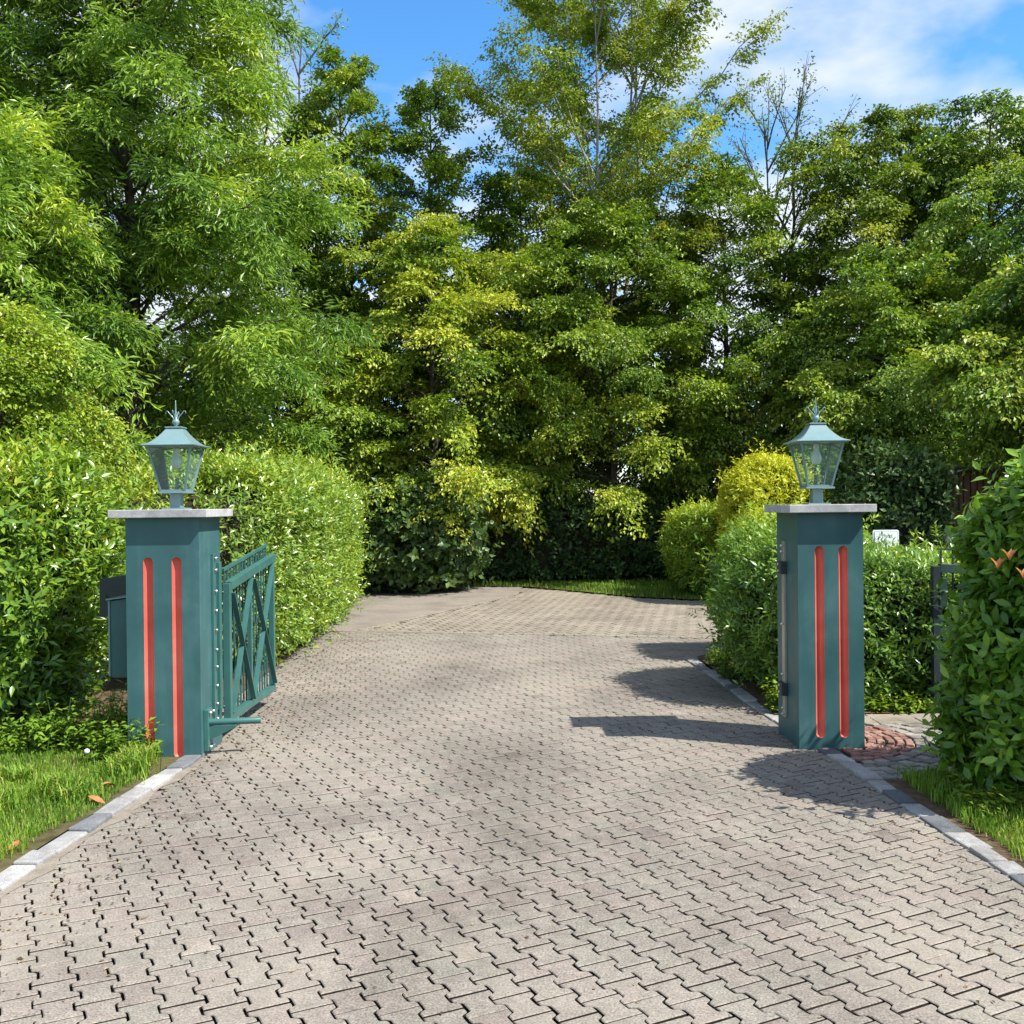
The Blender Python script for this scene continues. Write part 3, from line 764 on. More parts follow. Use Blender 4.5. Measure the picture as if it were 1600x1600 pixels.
grass('grass', 34000, lawn_right, .075, .0065, 23, tint0=.5, label='grass strip below the broad-leaved bush at the right kerb')
def verge(g, n):
    p = np.c_[g.uniform(-1.6, 5.0, n), g.uniform(15.8, 22.0, n)]
    return p[(p[:, 1] > edge_far(p[:, 0]) - .10 + .30 * np.abs(np.sin(p[:, 0] * 3.1) * np.sin(p[:, 0] * 1.3 + 1)) * g.random(n) + .05 * g.normal(0, 1, n))]
grass('grass', 22000, verge, .085, .014, 24, tint0=.42, zc=.02, label='bright grass verge at the far end of the court')

# ================================================================== GATE PILLARS
def pillar(label, x0, x1, y0, y1, ztop, grooves, gz0, gz1, gr, cap, seed):
    cx, cy = (x0 + x1) / 2, (y0 + y1) / 2
    root = thing('gate_pillar', label, 'pillar', (cx, cy, 0), 'gate pillars')
    mb = MB()
    X0, X1, Y0, Y1 = x0 - cx, x1 - cx, y0 - cy, y1 - cy
    # back, sides
    mb.add([(X0, Y0, 0), (X1, Y0, 0), (X1, Y1, 0), (X0, Y1, 0), (X0, Y0, ztop), (X1, Y0, ztop), (X1, Y1, ztop), (X0, Y1, ztop)],
           [(1, 2, 6, 5), (2, 3, 7, 6), (3, 0, 4, 7), (4, 5, 6, 7)])
    # front with two round-ended slots
    cuts = [X0]
    gs = sorted(g - cx for g in grooves)
    for gx in gs: cuts += [gx - gr, gx + gr]
    cuts.append(X1)
    fv = []; ff = []
    def q(xa, xb, za, zb, zc, zd):
        b = len(fv); fv.extend([(xa, Y0, za), (xb, Y0, zb), (xb, Y0, zc), (xa, Y0, zd)]); ff.append((b, b + 1, b + 2, b + 3))
    for i in range(0, len(cuts), 2): q(cuts[i], cuts[i + 1], 0, 0, ztop, ztop)
    K = 12
    for gx in gs:
        for k in range(K):
            a, b = math.pi - math.pi * k / K, math.pi - math.pi * (k + 1) / K
            xa, xb = gx + gr * math.cos(a), gx + gr * math.cos(b)
            ua, ub = gr * math.sin(a), gr * math.sin(b)
            q(xa, xb, gz1 - gr + ua, gz1 - gr + ub, ztop, ztop)
            if gz0 > 0: q(xa, xb, 0, 0, gz0 + gr - ub, gz0 + gr - ua)
    mb.add(fv, ff)
    body = mb.build('body', M['teal'], root)
    # trim strip at both front arrises
    tr = MB()
    for gx in gs:
        g = MB(); rows = []
        nz = 10
        for k in range(nz + 1):
            a = math.pi / 2 * k / nz; rows.append((gz0 + gr - gr * math.cos(a), gr * math.sin(a)))
        for k in range(nz + 1):
            a = math.pi / 2 * (1 - k / nz); rows.append((gz1 - gr + gr * math.cos(a), gr * math.sin(a)))
        vs = []; fs = []; NX = 10
        for z, w in rows:
            for j in range(NX + 1):
                f = math.pi * j / NX
                vs.append((gx - w * math.cos(f), Y0 + w * math.sin(f) * 0.85, z))
        for i in range(len(rows) - 1):
            for j in range(NX):
                fs.append((i * (NX + 1) + j, (i + 1) * (NX + 1) + j, (i + 1) * (NX + 1) + j + 1, i * (NX + 1) + j + 1))
        g.add(vs, fs, .5, True); g.build('groove', M['red'], body)
    c = MB(); c.box(cap[0] - cx, cap[1] - cx, cap[2] - cy, cap[3] - cy, ztop + .001, ztop + .053)
    c.build('cap', M['cap'], root, bevel=.004)
    return root, (cx, cy, ztop + .053)
LP, LTOP = pillar('teal gate pillar with two red grooves, its foot overgrown by weeds, beside the open gate', -2.475, -2.005, 6.55, 7.02, 1.545, (-2.332, -2.150), 0.004, 1.292, .031,
                  (-2.565, -1.935, 6.49, 7.10), 1)
RP, RTOP = pillar('teal gate pillar with two red round-ended grooves, free-standing on a ring of red setts', 1.845, 2.268, 6.62, 7.14, 1.533, (1.984, 2.138), 0.075, 1.318, .0285,
                  (1.775, 2.335, 6.55, 7.21), 2)

def hinge_set(root, px, py, side, zs, z0, z1, mat):
    """upright hinge bar with bolts on the pillar's drive side; side +1: face looks to +x"""
    b = MB(); b.box(px, px + side * .018, py - .030, py + .030, z0, z1) if side > 0 else b.box(px - .018, px, py - .030, py + .030, z0, z1)
    bar = b.build('hinge_bar', mat, root, bevel=.002)
    for z in zs:
        m = MB(); m.tube([(px + side * .016, py, z), (px + side * .034, py, z)], .0085, 8)
        m.build('bolt', M['steel'], bar)
    return bar
lx = (-2.475 - 2.005) / 2; ly = (6.55 + 7.02) / 2
hinge_set(LP, -2.005 - lx, 6.83 - ly, 1, [.20, .30, .42, .545, .66, .79, .92, 1.05, 1.19, 1.27], .17, 1.30, M['teal_gate'])
m = MB(); m.box(-2.004 - lx, -1.975 - lx, 6.90 - ly, 6.95 - ly, .24, 1.24); m.build('hinge_post', M['teal_gate'], LP, bevel=.004)
# foot bracket with arm
m = MB(); m.box(-2.004 - lx, -1.975 - lx, 6.60 - ly, 6.70 - ly, .035, .30)
m.add([(-1.975 - lx, 6.63 - ly, .10), (-1.975 - lx, 6.645 - ly, .10), (-1.80 - lx, 6.645 - ly, .185), (-1.80 - lx, 6.63 - ly, .185), (-1.975 - lx, 6.63 - ly, .195), (-1.975 - lx, 6.645 - ly, .195), (-1.80 - lx, 6.645 - ly, .196), (-1.80 - lx, 6.63 - ly, .196)],
      [(0, 3, 7, 4), (1, 5, 6, 2), (0, 1, 2, 3), (4, 7, 6, 5), (3, 2, 6, 7)])
m.tube([(-1.99 - lx, 6.637 - ly, .215), (-1.66 - lx, 6.70 - ly, .212)], .022, 10)
br = m.build('foot_bracket', M['teal_gate'], LP, bevel=.002)
for z, y in ((.06, 6.62), (.06, 6.68), (.14, 6.66), (.28, 6.62), (.28, 6.68)):
    MB().tube([(-1.976 - lx, y - ly, z), (-1.955 - lx, y - ly, z)], .010, 8).build('bolt', M['steel'], br)
rx = (1.845 + 2.268) / 2; ry = (6.62 + 7.14) / 2
bar = hinge_set(RP, 1.845 - rx, 6.93 - ry, -1, [1.31, 1.27, .78, .44, .21, .17], .15, 1.34, M['bar_metal'])
for z in (1.12, .30):
    h = MB(); h.box(1.80 - rx, 1.846 - rx, 6.88 - ry, 6.99 - ry, z, z + .085); hb = h.build('hinge_block', M['dark_metal'], RP, bevel=.003)
    for dz in (.02, .065):
        MB().tube([(1.801 - rx, 6.93 - ry, z + dz), (1.792 - rx, 6.93 - ry, z + dz)], .009, 8).build('bolt', M['steel'], hb)

# ------------------------------------------------------------------ lanterns
def lantern(label, top, lift):
    root = thing('pillar_lantern', label, 'lantern', (top[0], top[1], top[2]), 'lanterns on the gate pillars')
    b = MB(); b.square_loft([(.075, 0), (.075, .010)]); b.square_loft([(.035, .0105), (.035, .105)])
    b.build('post', M['teal_lamp'], root, bevel=.002)
    b = MB(); b.square_loft([(.095, .1055), (.095, .117)]); b.build('base_plate', M['teal_lamp'], root, bevel=.002)
    zb, zt, hb, ht = .118, .418, .083, .146
    fr = MB(); w = .011
    for sx in (-1, 1):
        for sy in (-1, 1):
            fr.bar((sx * (hb - w / 2), sy * (hb - w / 2), zb), (sx * (ht - w / 2), sy * (ht - w / 2), zt), .013, .013, up=(0, 1, 0))
    for h, z in ((hb - .006, zb + .006), (ht - .006, zt - .005)):
        for a, c in (((-h, -h), (h, -h)), ((h, -h), (h, h)), ((h, h), (-h, h)), ((-h, h), (-h, -h))):
            fr.bar((a[0], a[1], z), (c[0], c[1], z), .011, .012)
    frame = fr.build('frame', M['teal_lamp'], root)
    for k in range(4):
        g = MB(); i = .0085
        a0, a1 = hb - i, ht - i
        c, s = [(1, 0), (0, 1), (-1, 0), (0, -1)][k]
        rot = lambda x, y, z: (x * c - y * s, x * s + y * c, z)
        g.add([rot(-a0 + .004, -a0, zb + .012), rot(a0 - .004, -a0, zb + .012), rot(a1 - .004, -a1, zt - .011), rot(-a1 + .004, -a1, zt - .011)], [(0, 1, 2, 3)])
        g.build('glass_pane', M['glass'], frame)
    hd = MB()
    prof = [(.175, .414), (.177, .420)]
    for k in range(9):
        u = k / 8; prof.append((.172 - (.172 - .048) * (u ** .72), .423 + .112 * (u ** 1.25)))
    hd.square_loft(prof); hd.square_loft([(.056, .5355), (.056, .545)])
    hood = hd.build('hood', M['teal_lamp'], root, bevel=.0015)
    f = MB()
    f.lathe([(.0, .545), (.014, .545), (.010, .556), (.021, .566), (.025, .578), (.020, .592), (.009, .600), (.007, .610), (.0045, .67), (.002, .72), (.0, .722)], n=14)
    for k in range(4):
        a = math.pi / 4 * 0 + k * math.pi / 2
        pts = []
        for j in range(12):
            u = j / 11
            if u < .6:
                rr = .010 + .038 * (u / .6) ** 1.3; z = .585 + .055 * (u / .6) ** .8
            else:
                th = (u - .6) / .4 * math.pi * 1.25; rr = .048 + .012 * (1 - math.cos(th)) * .8; z = .640 + .012 * math.sin(th)
            pts.append((rr * math.cos(a), rr * math.sin(a), z))
        f.tube(pts, [.0045 - .0022 * j / 11 for j in range(12)], 6)
    f.build('finial', M['teal_lamp'], hood)
    sk = MB(); sk.lathe([(.0, .413), (.020, .413), (.020, .375), (.0, .375)], n=14)
    sk.build('bulb_socket', M['bulb'], root)
    bu = MB(); bu.lathe([(.016, .374), (.019, .360), (.030, .335), (.036, .312), (.034, .292), (.024, .277), (.010, .270), (.0, .269)], n=20)
    bu.build('bulb', M['bulb'], root)
    tb = MB(); tb.tube([(0.0, 0.01, .118), (0.0, .01, .20)], .012, 10); tb.build('cable_tube', M['teal_lamp'], root)
    return root
lantern('teal lantern with clear panes and white bulb, in front of the bright clipped hedge', (LTOP[0] + .02, LTOP[1], LTOP[2]), 0)
lantern('teal lantern with clear panes and white bulb, beside the round yellow bush', (RTOP[0] - .01, RTOP[1], RTOP[2]), 0)

# ------------------------------------------------------------------ letter box, dark box
root = thing('letter_box', 'teal metal letter box fixed to the side of the weedy pillar', 'letter box', (-2.56, 6.82, .50))
m = MB()
pr = [(-.085, .14), (-.085, -.10), (-.055, -.125), (.084, -.125), (.084, .14)]
vs = [(x, y, 0) for x, y in pr] + [(x, y, .505 + .02 * (x > 0)) for x, y in pr]
k = len(pr)
m.add(vs, [tuple(reversed(range(k))), tuple(range(k, 2 * k))] + [(i, (i + 1) % k, k + (i + 1) % k, k + i) for i in range(k)])
m.build('body', M['teal'], root, bevel=.004)
m = MB(); m.box(-.099, -.0865, -.105, .12, .006, .505); m.build('door', M['teal_lamp'], root, bevel=.002)
m = MB(); m.add([(-.10, -.14, .509), (.0835, -.14, .531), (.0835, .15, .531), (-.10, .15, .509), (-.10, -.14, .517), (.0835, -.14, .539), (.0835, .15, .539), (-.10, .15, .517)],
                [(3, 2, 1, 0), (4, 5, 6, 7), (0, 1, 5, 4), (1, 2, 6, 5), (2, 3, 7, 6), (3, 0, 4, 7)]); m.build('lid', M['teal_lamp'], root)
root = thing('newspaper_box', 'dark box with sloping top in the shade behind the letter box', 'box', (-2.66, 7.18, .0))
m = MB(); x0, x1, y0, y1, z0, z1, z2 = -.20, .17, -.10, .12, .86, 1.12, 1.175
m.add([(x0, y0, z0), (x1, y0, z0), (x1, y1, z0), (x0, y1, z0), (x0, y0, z1), (x1, y0, z2), (x1, y1, z2), (x0, y1, z1)], [(3, 2, 1, 0), (4, 5, 6, 7), (0, 1, 5, 4), (1, 2, 6, 5), (2, 3, 7, 6), (3, 0, 4, 7)])
m.build('body', M['dark_metal'], root, bevel=.004)
m = MB(); m.box(-.03, .03, -.03, .03, .0, .859); m.build('post', M['dark_metal'], root)

# ------------------------------------------------------------------ drive gate (open leaf) 
root = thing('driveway_gate', 'open teal metal gate leaf with crossed braces and thin bars against the hedge', 'gate', (-1.968, 7.045, 0))
Lg = 1.30
def top(y): return 1.075 + .125 * y / Lg
m = MB()
m.bar((0, 0, .135), (0, 0, top(0) + .01), .05, .05, up=(0, 1, 0))
m.bar((.0, Lg, .115), (.0, Lg, top(Lg) - .02), .045, .045, up=(0, 1, 0))
m.bar((0, .026, top(0) - .01), (0, Lg + .06, top(Lg) - .005), .05, .062)
m.bar((0, .026, .155), (0, Lg - .024, .135), .045, .05)
m.build('frame', M['teal_gate'], root, bevel=.003)
m = MB(); m.bar((.0, .60, .165), (.0, .60, top(.6) - .045), .034, .034, up=(0, 1, 0)); m.build('middle_stile', M['teal_gate'], root, bevel=.002)
m = MB()
zt0 = top(0) - .06
for ya, yb in ((.035, .58), (.62, Lg - .03)):
    m.bar((.020, ya, .19), (.020, yb, top(yb) - .05), .008, .036, up=(1, 0, 0))
    m.bar((.0295, ya, top(ya) - .06), (.0295, yb, .18), .008, .036, up=(1, 0, 0))
m.build('cross_brace', M['teal_gate'], root)
m = MB()
for i in range(16):
    y = .06 + i * (Lg - .1) / 15
    if abs(y - .6) < .02: continue
    m.bar((-.035, y, .12), (-.035, y, top(y) + .10), .011, .011, up=(0, 1, 0))
m.bar((-.035, .03, top(0) + .10), (-.035, Lg, top(Lg) + .10), .018, .022)
m.build('bars', M['teal_gate'], root)
for z in (top(0) - .05, .24):
    MB().tube([(-.045, -.035, z), (0, 0, z)], .012, 8).build('hinge_pin', M['dark_metal'], root)
m = MB(); m.tube([(0, Lg + .06, top(Lg)), (0, Lg + .10, top(Lg) + .004)], [.022, .010], 10); m.build('end_cap', M['steel'], root)

# ------------------------------------------------------------------ small dark gate on the right
root = thing('garden_gate', 'dark metal garden gate half hidden behind the broad-leaved bush', 'gate', (3.20, 7.75, 0))
m = MB(); m.bar((0, 0, .0), (0, 0, 1.11), .055, .055, up=(0, 1, 0)); m.build('post', M['dark_metal'], root, bevel=.003)
m = MB(); m.bar((.028, 0, 1.095), (1.0, .12, 1.02), .04, .065); m.bar((.028, 0, .16), (1.0, .12, .16), .04, .05); m.bar((1.0, .12, .0), (1.0, .12, 1.05), .05, .05, up=(0, 1, 0))
m.build('frame', M['green_dark'], root, bevel=.003)
m = MB()
for i in range(9):
    x = .06 + i * .095; m.bar((x, .035 + .12 * x, .12), (x, .035 + .12 * x, 1.24 - .03 * x), .012, .012, up=(0, 1, 0))
m.bar((.03, .035, 1.235), (.95, .15, 1.205), .012, .012)
m.build('bars', M['dark_metal'], root)
m = MB(); m.box(.02, .075, -.035, .0, .80, 1.02); m.build('lock_case', M['green_dark'], root, bevel=.004)
m = MB(); m.tube([(.05, -.035, .92), (.05, -.075, .92), (.13, -.08, .89)], .009, 8); m.build('handle', M['steel'], root)

# ------------------------------------------------------------------ sign
p = at(1384, 828, 9.6)
root = thing('notice_sign', 'small white sign with grey border and lettering above the hedge', 'sign', (p[0], p[1], 0))
m = MB(); m.box(-.02, .02, .012, .05, 0, p[2] - .01); m.build('post', M['steel'], root)
m = MB()
def rrect(w, h, r, y, z0, n=5):
    pts = []
    for cx, cz, a0 in ((w - r, h - r, 0), (-w + r, h - r, 90), (-w + r, -h + r, 180), (w - r, -h + r, 270)):
        for k in range(n + 1):
            a = R(a0 + 90 * k / n); pts.append((cx + r * math.cos(a), y, z0 + cz + r * math.sin(a)))
    return pts
zc = p[2] - .115
def plate(mb, w, h, r, ya, yb):
    A_, B_ = rrect(w, h, r, ya, zc), rrect(w, h, r, yb, zc); n_ = len(A_)
    mb.add(A_ + B_, [tuple(reversed(range(n_))), tuple(range(n_, 2 * n_))] + [(i, (i + 1) % n_, n_ + (i + 1) % n_, n_ + i) for i in range(n_)])
plate(m, .122, .115, .018, -.004, .010); m.build('frame', M['sign'], root)
m = MB(); plate(m, .112, .105, .014, -.0065, -.0045); m.build('border_line', M['sign_grey'], root)
m = MB(); plate(m, .106, .099, .012, -.009, -.0068); m.build('board', M['sign'], root)
def text(s, size, x, y, z, parent, mat):
    cu = bpy.data.curves.new('lettering', 'FONT'); cu.body = s; cu.size = size; cu.align_x = 'CENTER'; cu.extrude = .0006
    ob = bpy.data.objects.new('lettering', cu); COL.objects.link(ob)
    dg = bpy.context.evaluated_depsgraph_get(); me = bpy.data.meshes.new_from_object(ob.evaluated_get(dg))
    bpy.data.objects.remove(ob)
    me.materials.clear(); me.materials.append(mat)
    o2 = link(bpy.data.objects.new('lettering', me), parent); o2.location = (x, y, z); o2.rotation_euler = (R(90), 0, 0)
text('Privat', .055, 0, -.0105, zc + .045, root, M['sign_grey'])
text('Platz', .050, 0, -.0105, zc - .015, root, M['sign_grey'])

# ------------------------------------------------------------------ shed behind the right hedge
root = thing('wooden_shed', 'brown plank shed with pale plinth glimpsed between the bushes', 'shed', (7.2, 15.6, 0))
m = MB(); m.box(-.55, 2.6, .0, 2.2, 0, 2.05); m.build('wall', M['wood'], root)
m = MB(); g = random.Random(4); x = -.56
i = 0
while x < 2.6:
    w = g.uniform(.07, .11); m.box(x, x + w - .022, -.03, -.001, .10, 2.03, g.random()); x += w
m.build('planks', M['wood'], root)
m = MB(); m.add([(-.9, -.15, 2.06), (2.9, -.15, 2.06), (2.9, 2.5, 2.25), (-.9, 2.5, 2.25), (-.9, -.15, 2.10), (2.9, -.15, 2.10), (2.9, 2.5, 2.29), (-.9, 2.5, 2.29)],
                [(3, 2, 1, 0), (4, 5, 6, 7), (0, 1, 5, 4), (1, 2, 6, 5), (2, 3, 7, 6), (3, 0, 4, 7)]); m.build('roof', M['dark_metal'], root)
root = thing('garden_wall', 'low pale plastered wall end in front of the plank shed', 'wall', (6.35, 14.6, 0))
m = MB(); m.box(-.35, .15, 0, .3, 0, 1.17); m.build('block', M['plaster'], root, bevel=.01)
m = MB(); m.box(-.37, .19, -.03, .33, 1.1705, 1.22); m.build('coping', M['cap'], root, bevel=.006)
root = thing('timber_rack', 'pale timber rack with thin posts beside the low plastered wall', 'rack', (6.75, 14.6, 0))
m = MB(); m.box(-.2, .42, 0, .05, 1.14, 1.19); m.build('rail', M['timber'], root)
for x in (-.18, .05, .20, .36):
    MB().box(x, x + .05, .003, .047, 0, 1.139).build('post', M['timber'], root)

# ================================================================== HEDGES AND SHRUBS
make_hedge('laurel_hedge', 'glossy laurel hedge left of the letter box, behind the lawn', 'hedge', (-4.50, 7.50), (1.42, .74, .98), M['laurel'], 8200, per=7, LL=.086, LW=.029,
           e=4.0, bumpy=.11, seed=31, tint0=.50, depth=.28, stick=.09)
def bend2(y): return np.interp(y, [-5.2, -1.5, 1.5, 5.2], [0.10, 0.05, -.12, -.62])
make_hedge('clipped_hedge', 'long bright clipped hedge with rounded end along the driveway', 'hedge', (-3.22, 13.6), (1.08, 4.9, 1.06), M['laurel_fine'], 26000, per=6, LL=.066, LW=.024,
           e=3.4, bumpy=.075, seed=32, tint0=.55, bend=bend2, depth=.22, stick=.07, front_only=lambda p: (p[:, 0] > -.9) | (p[:, 1] < -4.6))
make_hedge('clipped_hedge', 'low hedge with shaded foot directly behind the free-standing pillar', 'hedge', (3.17, 8.75), (1.38, .98, .75), M['mid_hedge'], 10500, per=6, LL=.062, LW=.021,
           e=3.2, bumpy=.09, seed=33, tint0=.55, depth=.24, hscale=lambda s: .80 - np.where(s[:, 0] < 0, .135, .03) * s[:, 0], stick=.06)
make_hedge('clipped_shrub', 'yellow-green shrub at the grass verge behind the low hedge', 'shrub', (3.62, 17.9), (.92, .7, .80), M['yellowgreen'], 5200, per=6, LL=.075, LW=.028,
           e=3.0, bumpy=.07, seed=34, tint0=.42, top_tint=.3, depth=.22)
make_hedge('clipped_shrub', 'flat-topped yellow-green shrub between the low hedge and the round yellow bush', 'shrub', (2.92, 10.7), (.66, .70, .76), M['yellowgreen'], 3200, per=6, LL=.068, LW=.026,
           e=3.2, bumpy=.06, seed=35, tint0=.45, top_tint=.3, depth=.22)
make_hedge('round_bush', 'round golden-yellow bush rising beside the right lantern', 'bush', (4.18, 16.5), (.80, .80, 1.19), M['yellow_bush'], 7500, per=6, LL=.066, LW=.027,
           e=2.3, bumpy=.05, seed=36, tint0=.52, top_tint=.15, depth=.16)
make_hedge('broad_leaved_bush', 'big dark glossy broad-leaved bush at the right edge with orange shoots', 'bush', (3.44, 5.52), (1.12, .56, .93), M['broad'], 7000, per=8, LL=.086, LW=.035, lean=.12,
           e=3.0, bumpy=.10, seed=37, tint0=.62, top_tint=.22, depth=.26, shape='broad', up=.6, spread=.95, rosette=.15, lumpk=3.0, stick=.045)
BB = [o for o in bpy.data.objects if o.name.startswith('broad_leaved_bush')][0]
g = np.random.default_rng(5)
for px, py in ((1578, 876), (1560, 890), (1600, 905)):
    c = np.array(at(px, py, 4.92)) - np.array([3.44, 5.52, 0])
    P = []; A = []; Nn = []
    for k in range(6):
        a = k * 2.4; P.append(c); A.append([math.cos(a) * .45, math.sin(a) * .45, 1]); Nn.append([-math.cos(a), -math.sin(a), .5])
    ob = leaves('new_shoot', np.array(P), np.array(A), np.array(Nn), .068, .022, g.random(len(P)), M['shoot'], BB, 'broad')
    ob['label'] = 'orange shoot of new leaves'
make_hedge('hazel_bush', 'large-leaved green bush at the far end of the dusty side court', 'bush', at(648, 900, 19.2)[:2], (1.22, .85, .98), M['hazel'], 2600, per=6, LL=.13, LW=.085,
           e=2.6, bumpy=.12, seed=38, tint0=.5, depth=.35, up=.2, stick=.12)
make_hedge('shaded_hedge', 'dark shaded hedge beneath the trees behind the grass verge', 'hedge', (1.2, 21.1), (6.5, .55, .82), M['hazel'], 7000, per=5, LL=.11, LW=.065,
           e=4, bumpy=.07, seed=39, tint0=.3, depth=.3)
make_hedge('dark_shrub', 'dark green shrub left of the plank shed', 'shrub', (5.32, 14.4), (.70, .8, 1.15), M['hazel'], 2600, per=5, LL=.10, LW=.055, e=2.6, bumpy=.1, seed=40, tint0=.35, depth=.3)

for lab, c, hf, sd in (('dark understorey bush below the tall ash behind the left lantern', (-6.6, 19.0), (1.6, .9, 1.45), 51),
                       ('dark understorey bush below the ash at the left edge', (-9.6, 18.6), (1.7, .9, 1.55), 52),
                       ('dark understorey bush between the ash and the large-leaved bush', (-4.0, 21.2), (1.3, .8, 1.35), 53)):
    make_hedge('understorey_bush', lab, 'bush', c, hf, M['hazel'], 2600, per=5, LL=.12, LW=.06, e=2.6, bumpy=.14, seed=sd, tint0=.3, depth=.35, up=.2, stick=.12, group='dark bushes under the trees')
# weeds at the pillar foot, under the hedges
def weeds(label, spots, seed, hmin=.15, hmax=.35, mat='weed', LL=.06, LW=.026, group='leafy weeds at the kerbs'):
    g = np.random.default_rng(seed)
    P = []; A = []; Nn = []; c0 = np.array([spots[0][0], spots[0][1], 0])
    segs = []
    for (x, y, h) in spots:
        for s in range(3):
            a = g.uniform(0, 6.28); le = g.uniform(.1, .45); hh = h * g.uniform(.7, 1.1)
            b = np.array([x + g.normal(0, .03), y + g.normal(0, .03), .0]) - c0
            tt = np.linspace(0, 1, 7)[:, None]
            pts = b + np.array([math.cos(a), math.sin(a), 0]) * le * hh * tt ** 1.5 + np.array([0, 0, 1.]) * hh * tt
            segs.append((pts, np.linspace(.004, .0015, 7)))
            for k in range(14):
                f = .2 + .8 * k / 13; i = min(5, int(f * 6)); p = pts[i] + (pts[i + 1] - pts[i]) * (f * 6 - i)
                aa = k * 1.57 + g.normal(0, .3); P.append(p); A.append([math.cos(aa), math.sin(aa), g.uniform(-.2, .6)]); Nn.append([g.normal(0, .3), g.normal(0, .3), 1])
    root = thing('weed_clump', label, 'weeds', tuple(c0), group)
    n = len(P); sz = g.uniform(.6, 1.15, n)
    leaves('foliage', np.array(P), np.array(A), np.array(Nn), LL * sz, LW * sz, .55 + g.normal(0, .15, n), M[mat], root, 'fold', .12, .3)
    tubes_np('stems', segs, M['weed'], root, 4)
g = np.random.default_rng(77)
def cluster(x0, x1, y0, y1, n, h): return [(g.uniform(x0, x1), g.uniform(y0, y1), h * g.uniform(.5, 1.2)) for _ in range(n)]
weeds('tall leafy weeds between the laurel hedge and the letter box', cluster(-3.05, -2.62, 6.62, 6.9, 24, .32), 1)
weeds('leafy weeds covering the foot of the left pillar', cluster(-2.62, -2.28, 6.38, 6.52, 16, .22), 2)
weeds('spreading weeds at the foot of the laurel hedge', cluster(-3.75, -3.0, 6.6, 6.85, 22, .22), 3)
weeds('low weeds at the kerb end below the low hedge', cluster(1.92, 2.15, 8.9, 10.2, 20, .22), 4, mat='hornbeam')
weeds('shaded weeds at the foot of the low hedge beside the pillar', cluster(1.95, 2.4, 7.72, 7.9, 18, .22), 5, mat='hornbeam')
weeds('dark weeds at the path edge beside the garden gate', cluster(2.5, 3.2, 7.68, 7.8, 18, .14), 6, mat='hornbeam')
weeds('ground weeds under the broad-leaved bush', cluster(2.30, 2.95, 5.05, 5.45, 30, .13), 7, mat='hornbeam')

weeds('shaded weeds under the letter box', cluster(-2.85, -2.50, 6.92, 7.35, 22, .34), 8, mat='hornbeam')
# dandelion clocks and dry leaves
for lab, (px, py) in (('dandelion clock nearest the weedy pillar', (181, 1176)), ('dandelion clock among the leafy weeds', (177, 1156)), ('dandelion clock on the open lawn', (133, 1192))):
    x, y = ground(px, py + 14)
    root = thing('dandelion', lab, 'dandelion', (x, y, 0), 'dandelion clocks in the lawn')
    MB().tube([(0, 0, 0), (.01, 0, .06), (.008, 0, .115)], .0018, 5).build('stem', M['weed'], root)
    MB().lathe([(.0, .107), (.011, .111), (.017, .122), (.014, .134), (.0, .140)], (.008, 0, 0), 10).build('seed_head', M['fluff'], root)
def dry_leaf(label, px, py, s, seed):
    g = random.Random(seed); x, y = ground(px, py)
    vs = []; n = 7
    for i in range(n):
        u = i / (n - 1); w = .45 * math.sin(math.pi * min(1, u * .93 + .05)) * (1 + .15 * math.sin(u * 19))
        for v in (-1, 0, 1):
            vs.append(((u - .5) * s, v * w * s * .5, .02 + s * (.25 * abs(v) * w + .15 * math.sin(u * 3 + seed))))
    fs = []
    for i in range(n - 1):
        for j in range(2): fs.append((i * 3 + j, i * 3 + j + 1, i * 3 + j + 4, i * 3 + j + 3))
    o = MB().add(vs, fs, .5, True).build('dry_leaf', M['brown_leaf'])
    o.location = (x, y, .02); o.rotation_euler.z = g.uniform(0, 6.28)
    tag(o, label, 'leaf', 'dry leaves by the left kerb')
dry_leaf('curled brown leaf lying against the left kerb', 170, 1240, .10, 1)
dry_leaf('flat brown leaf in the grass beside the left kerb', 150, 1262, .11, 2)
dry_leaf('small orange-brown leaf in the lawn', 138, 1232, .07, 3)
dry_leaf('brown leaf lying nearest the camera beside the left kerb', 20, 1335, .09, 4)

# crumbs, grit and leaf scraps on the paving
g = np.random.default_rng(99)
n = 1500
X = np.concatenate([-2.15 + g.exponential(.25, 1200) + 0, g.uniform(-2.0, 2.0, 500), kerb_left(g.uniform(3, 6.6, 450)) * 0 - 2.0 + g.exponential(.22, 450), 2.0 - g.exponential(.25, 250), -1.75 + g.exponential(.3, 300)])
Y = np.concatenate([g.uniform(6.7, 13, 1200), g.uniform(3, 12, 500), g.uniform(3.4, 8.0, 450), g.uniform(3.4, 9, 250), g.uniform(6.6, 11, 300)])
ok = (X > np.where(Y < 6.7, kerb_left(Y) + .02, -2.4)) & (X < kerb_right(Y) - .02)
X, Y = X[ok], Y[ok]; n = len(X); az = g.uniform(0, 6.28, n)
ob = leaves('leaf_litter', np.c_[X, Y, np.full(n, .004)], np.c_[np.cos(az), np.sin(az), g.uniform(0, .25, n)], np.c_[g.normal(0, .3, n), g.normal(0, .3, n), np.ones(n)], g.uniform(.008, .03, n), g.uniform(.005, .014, n), g.random(n), 
            stone_mat('litter', [(0, (.06, .045, .03)), (.6, (.20, .13, .07)), (1, (.36, .28, .14))], stain=0), None, 'diamond')
tag(ob, 'scraps of dry leaf and grit scattered on the driveway', 'leaf litter', None, 'stuff')

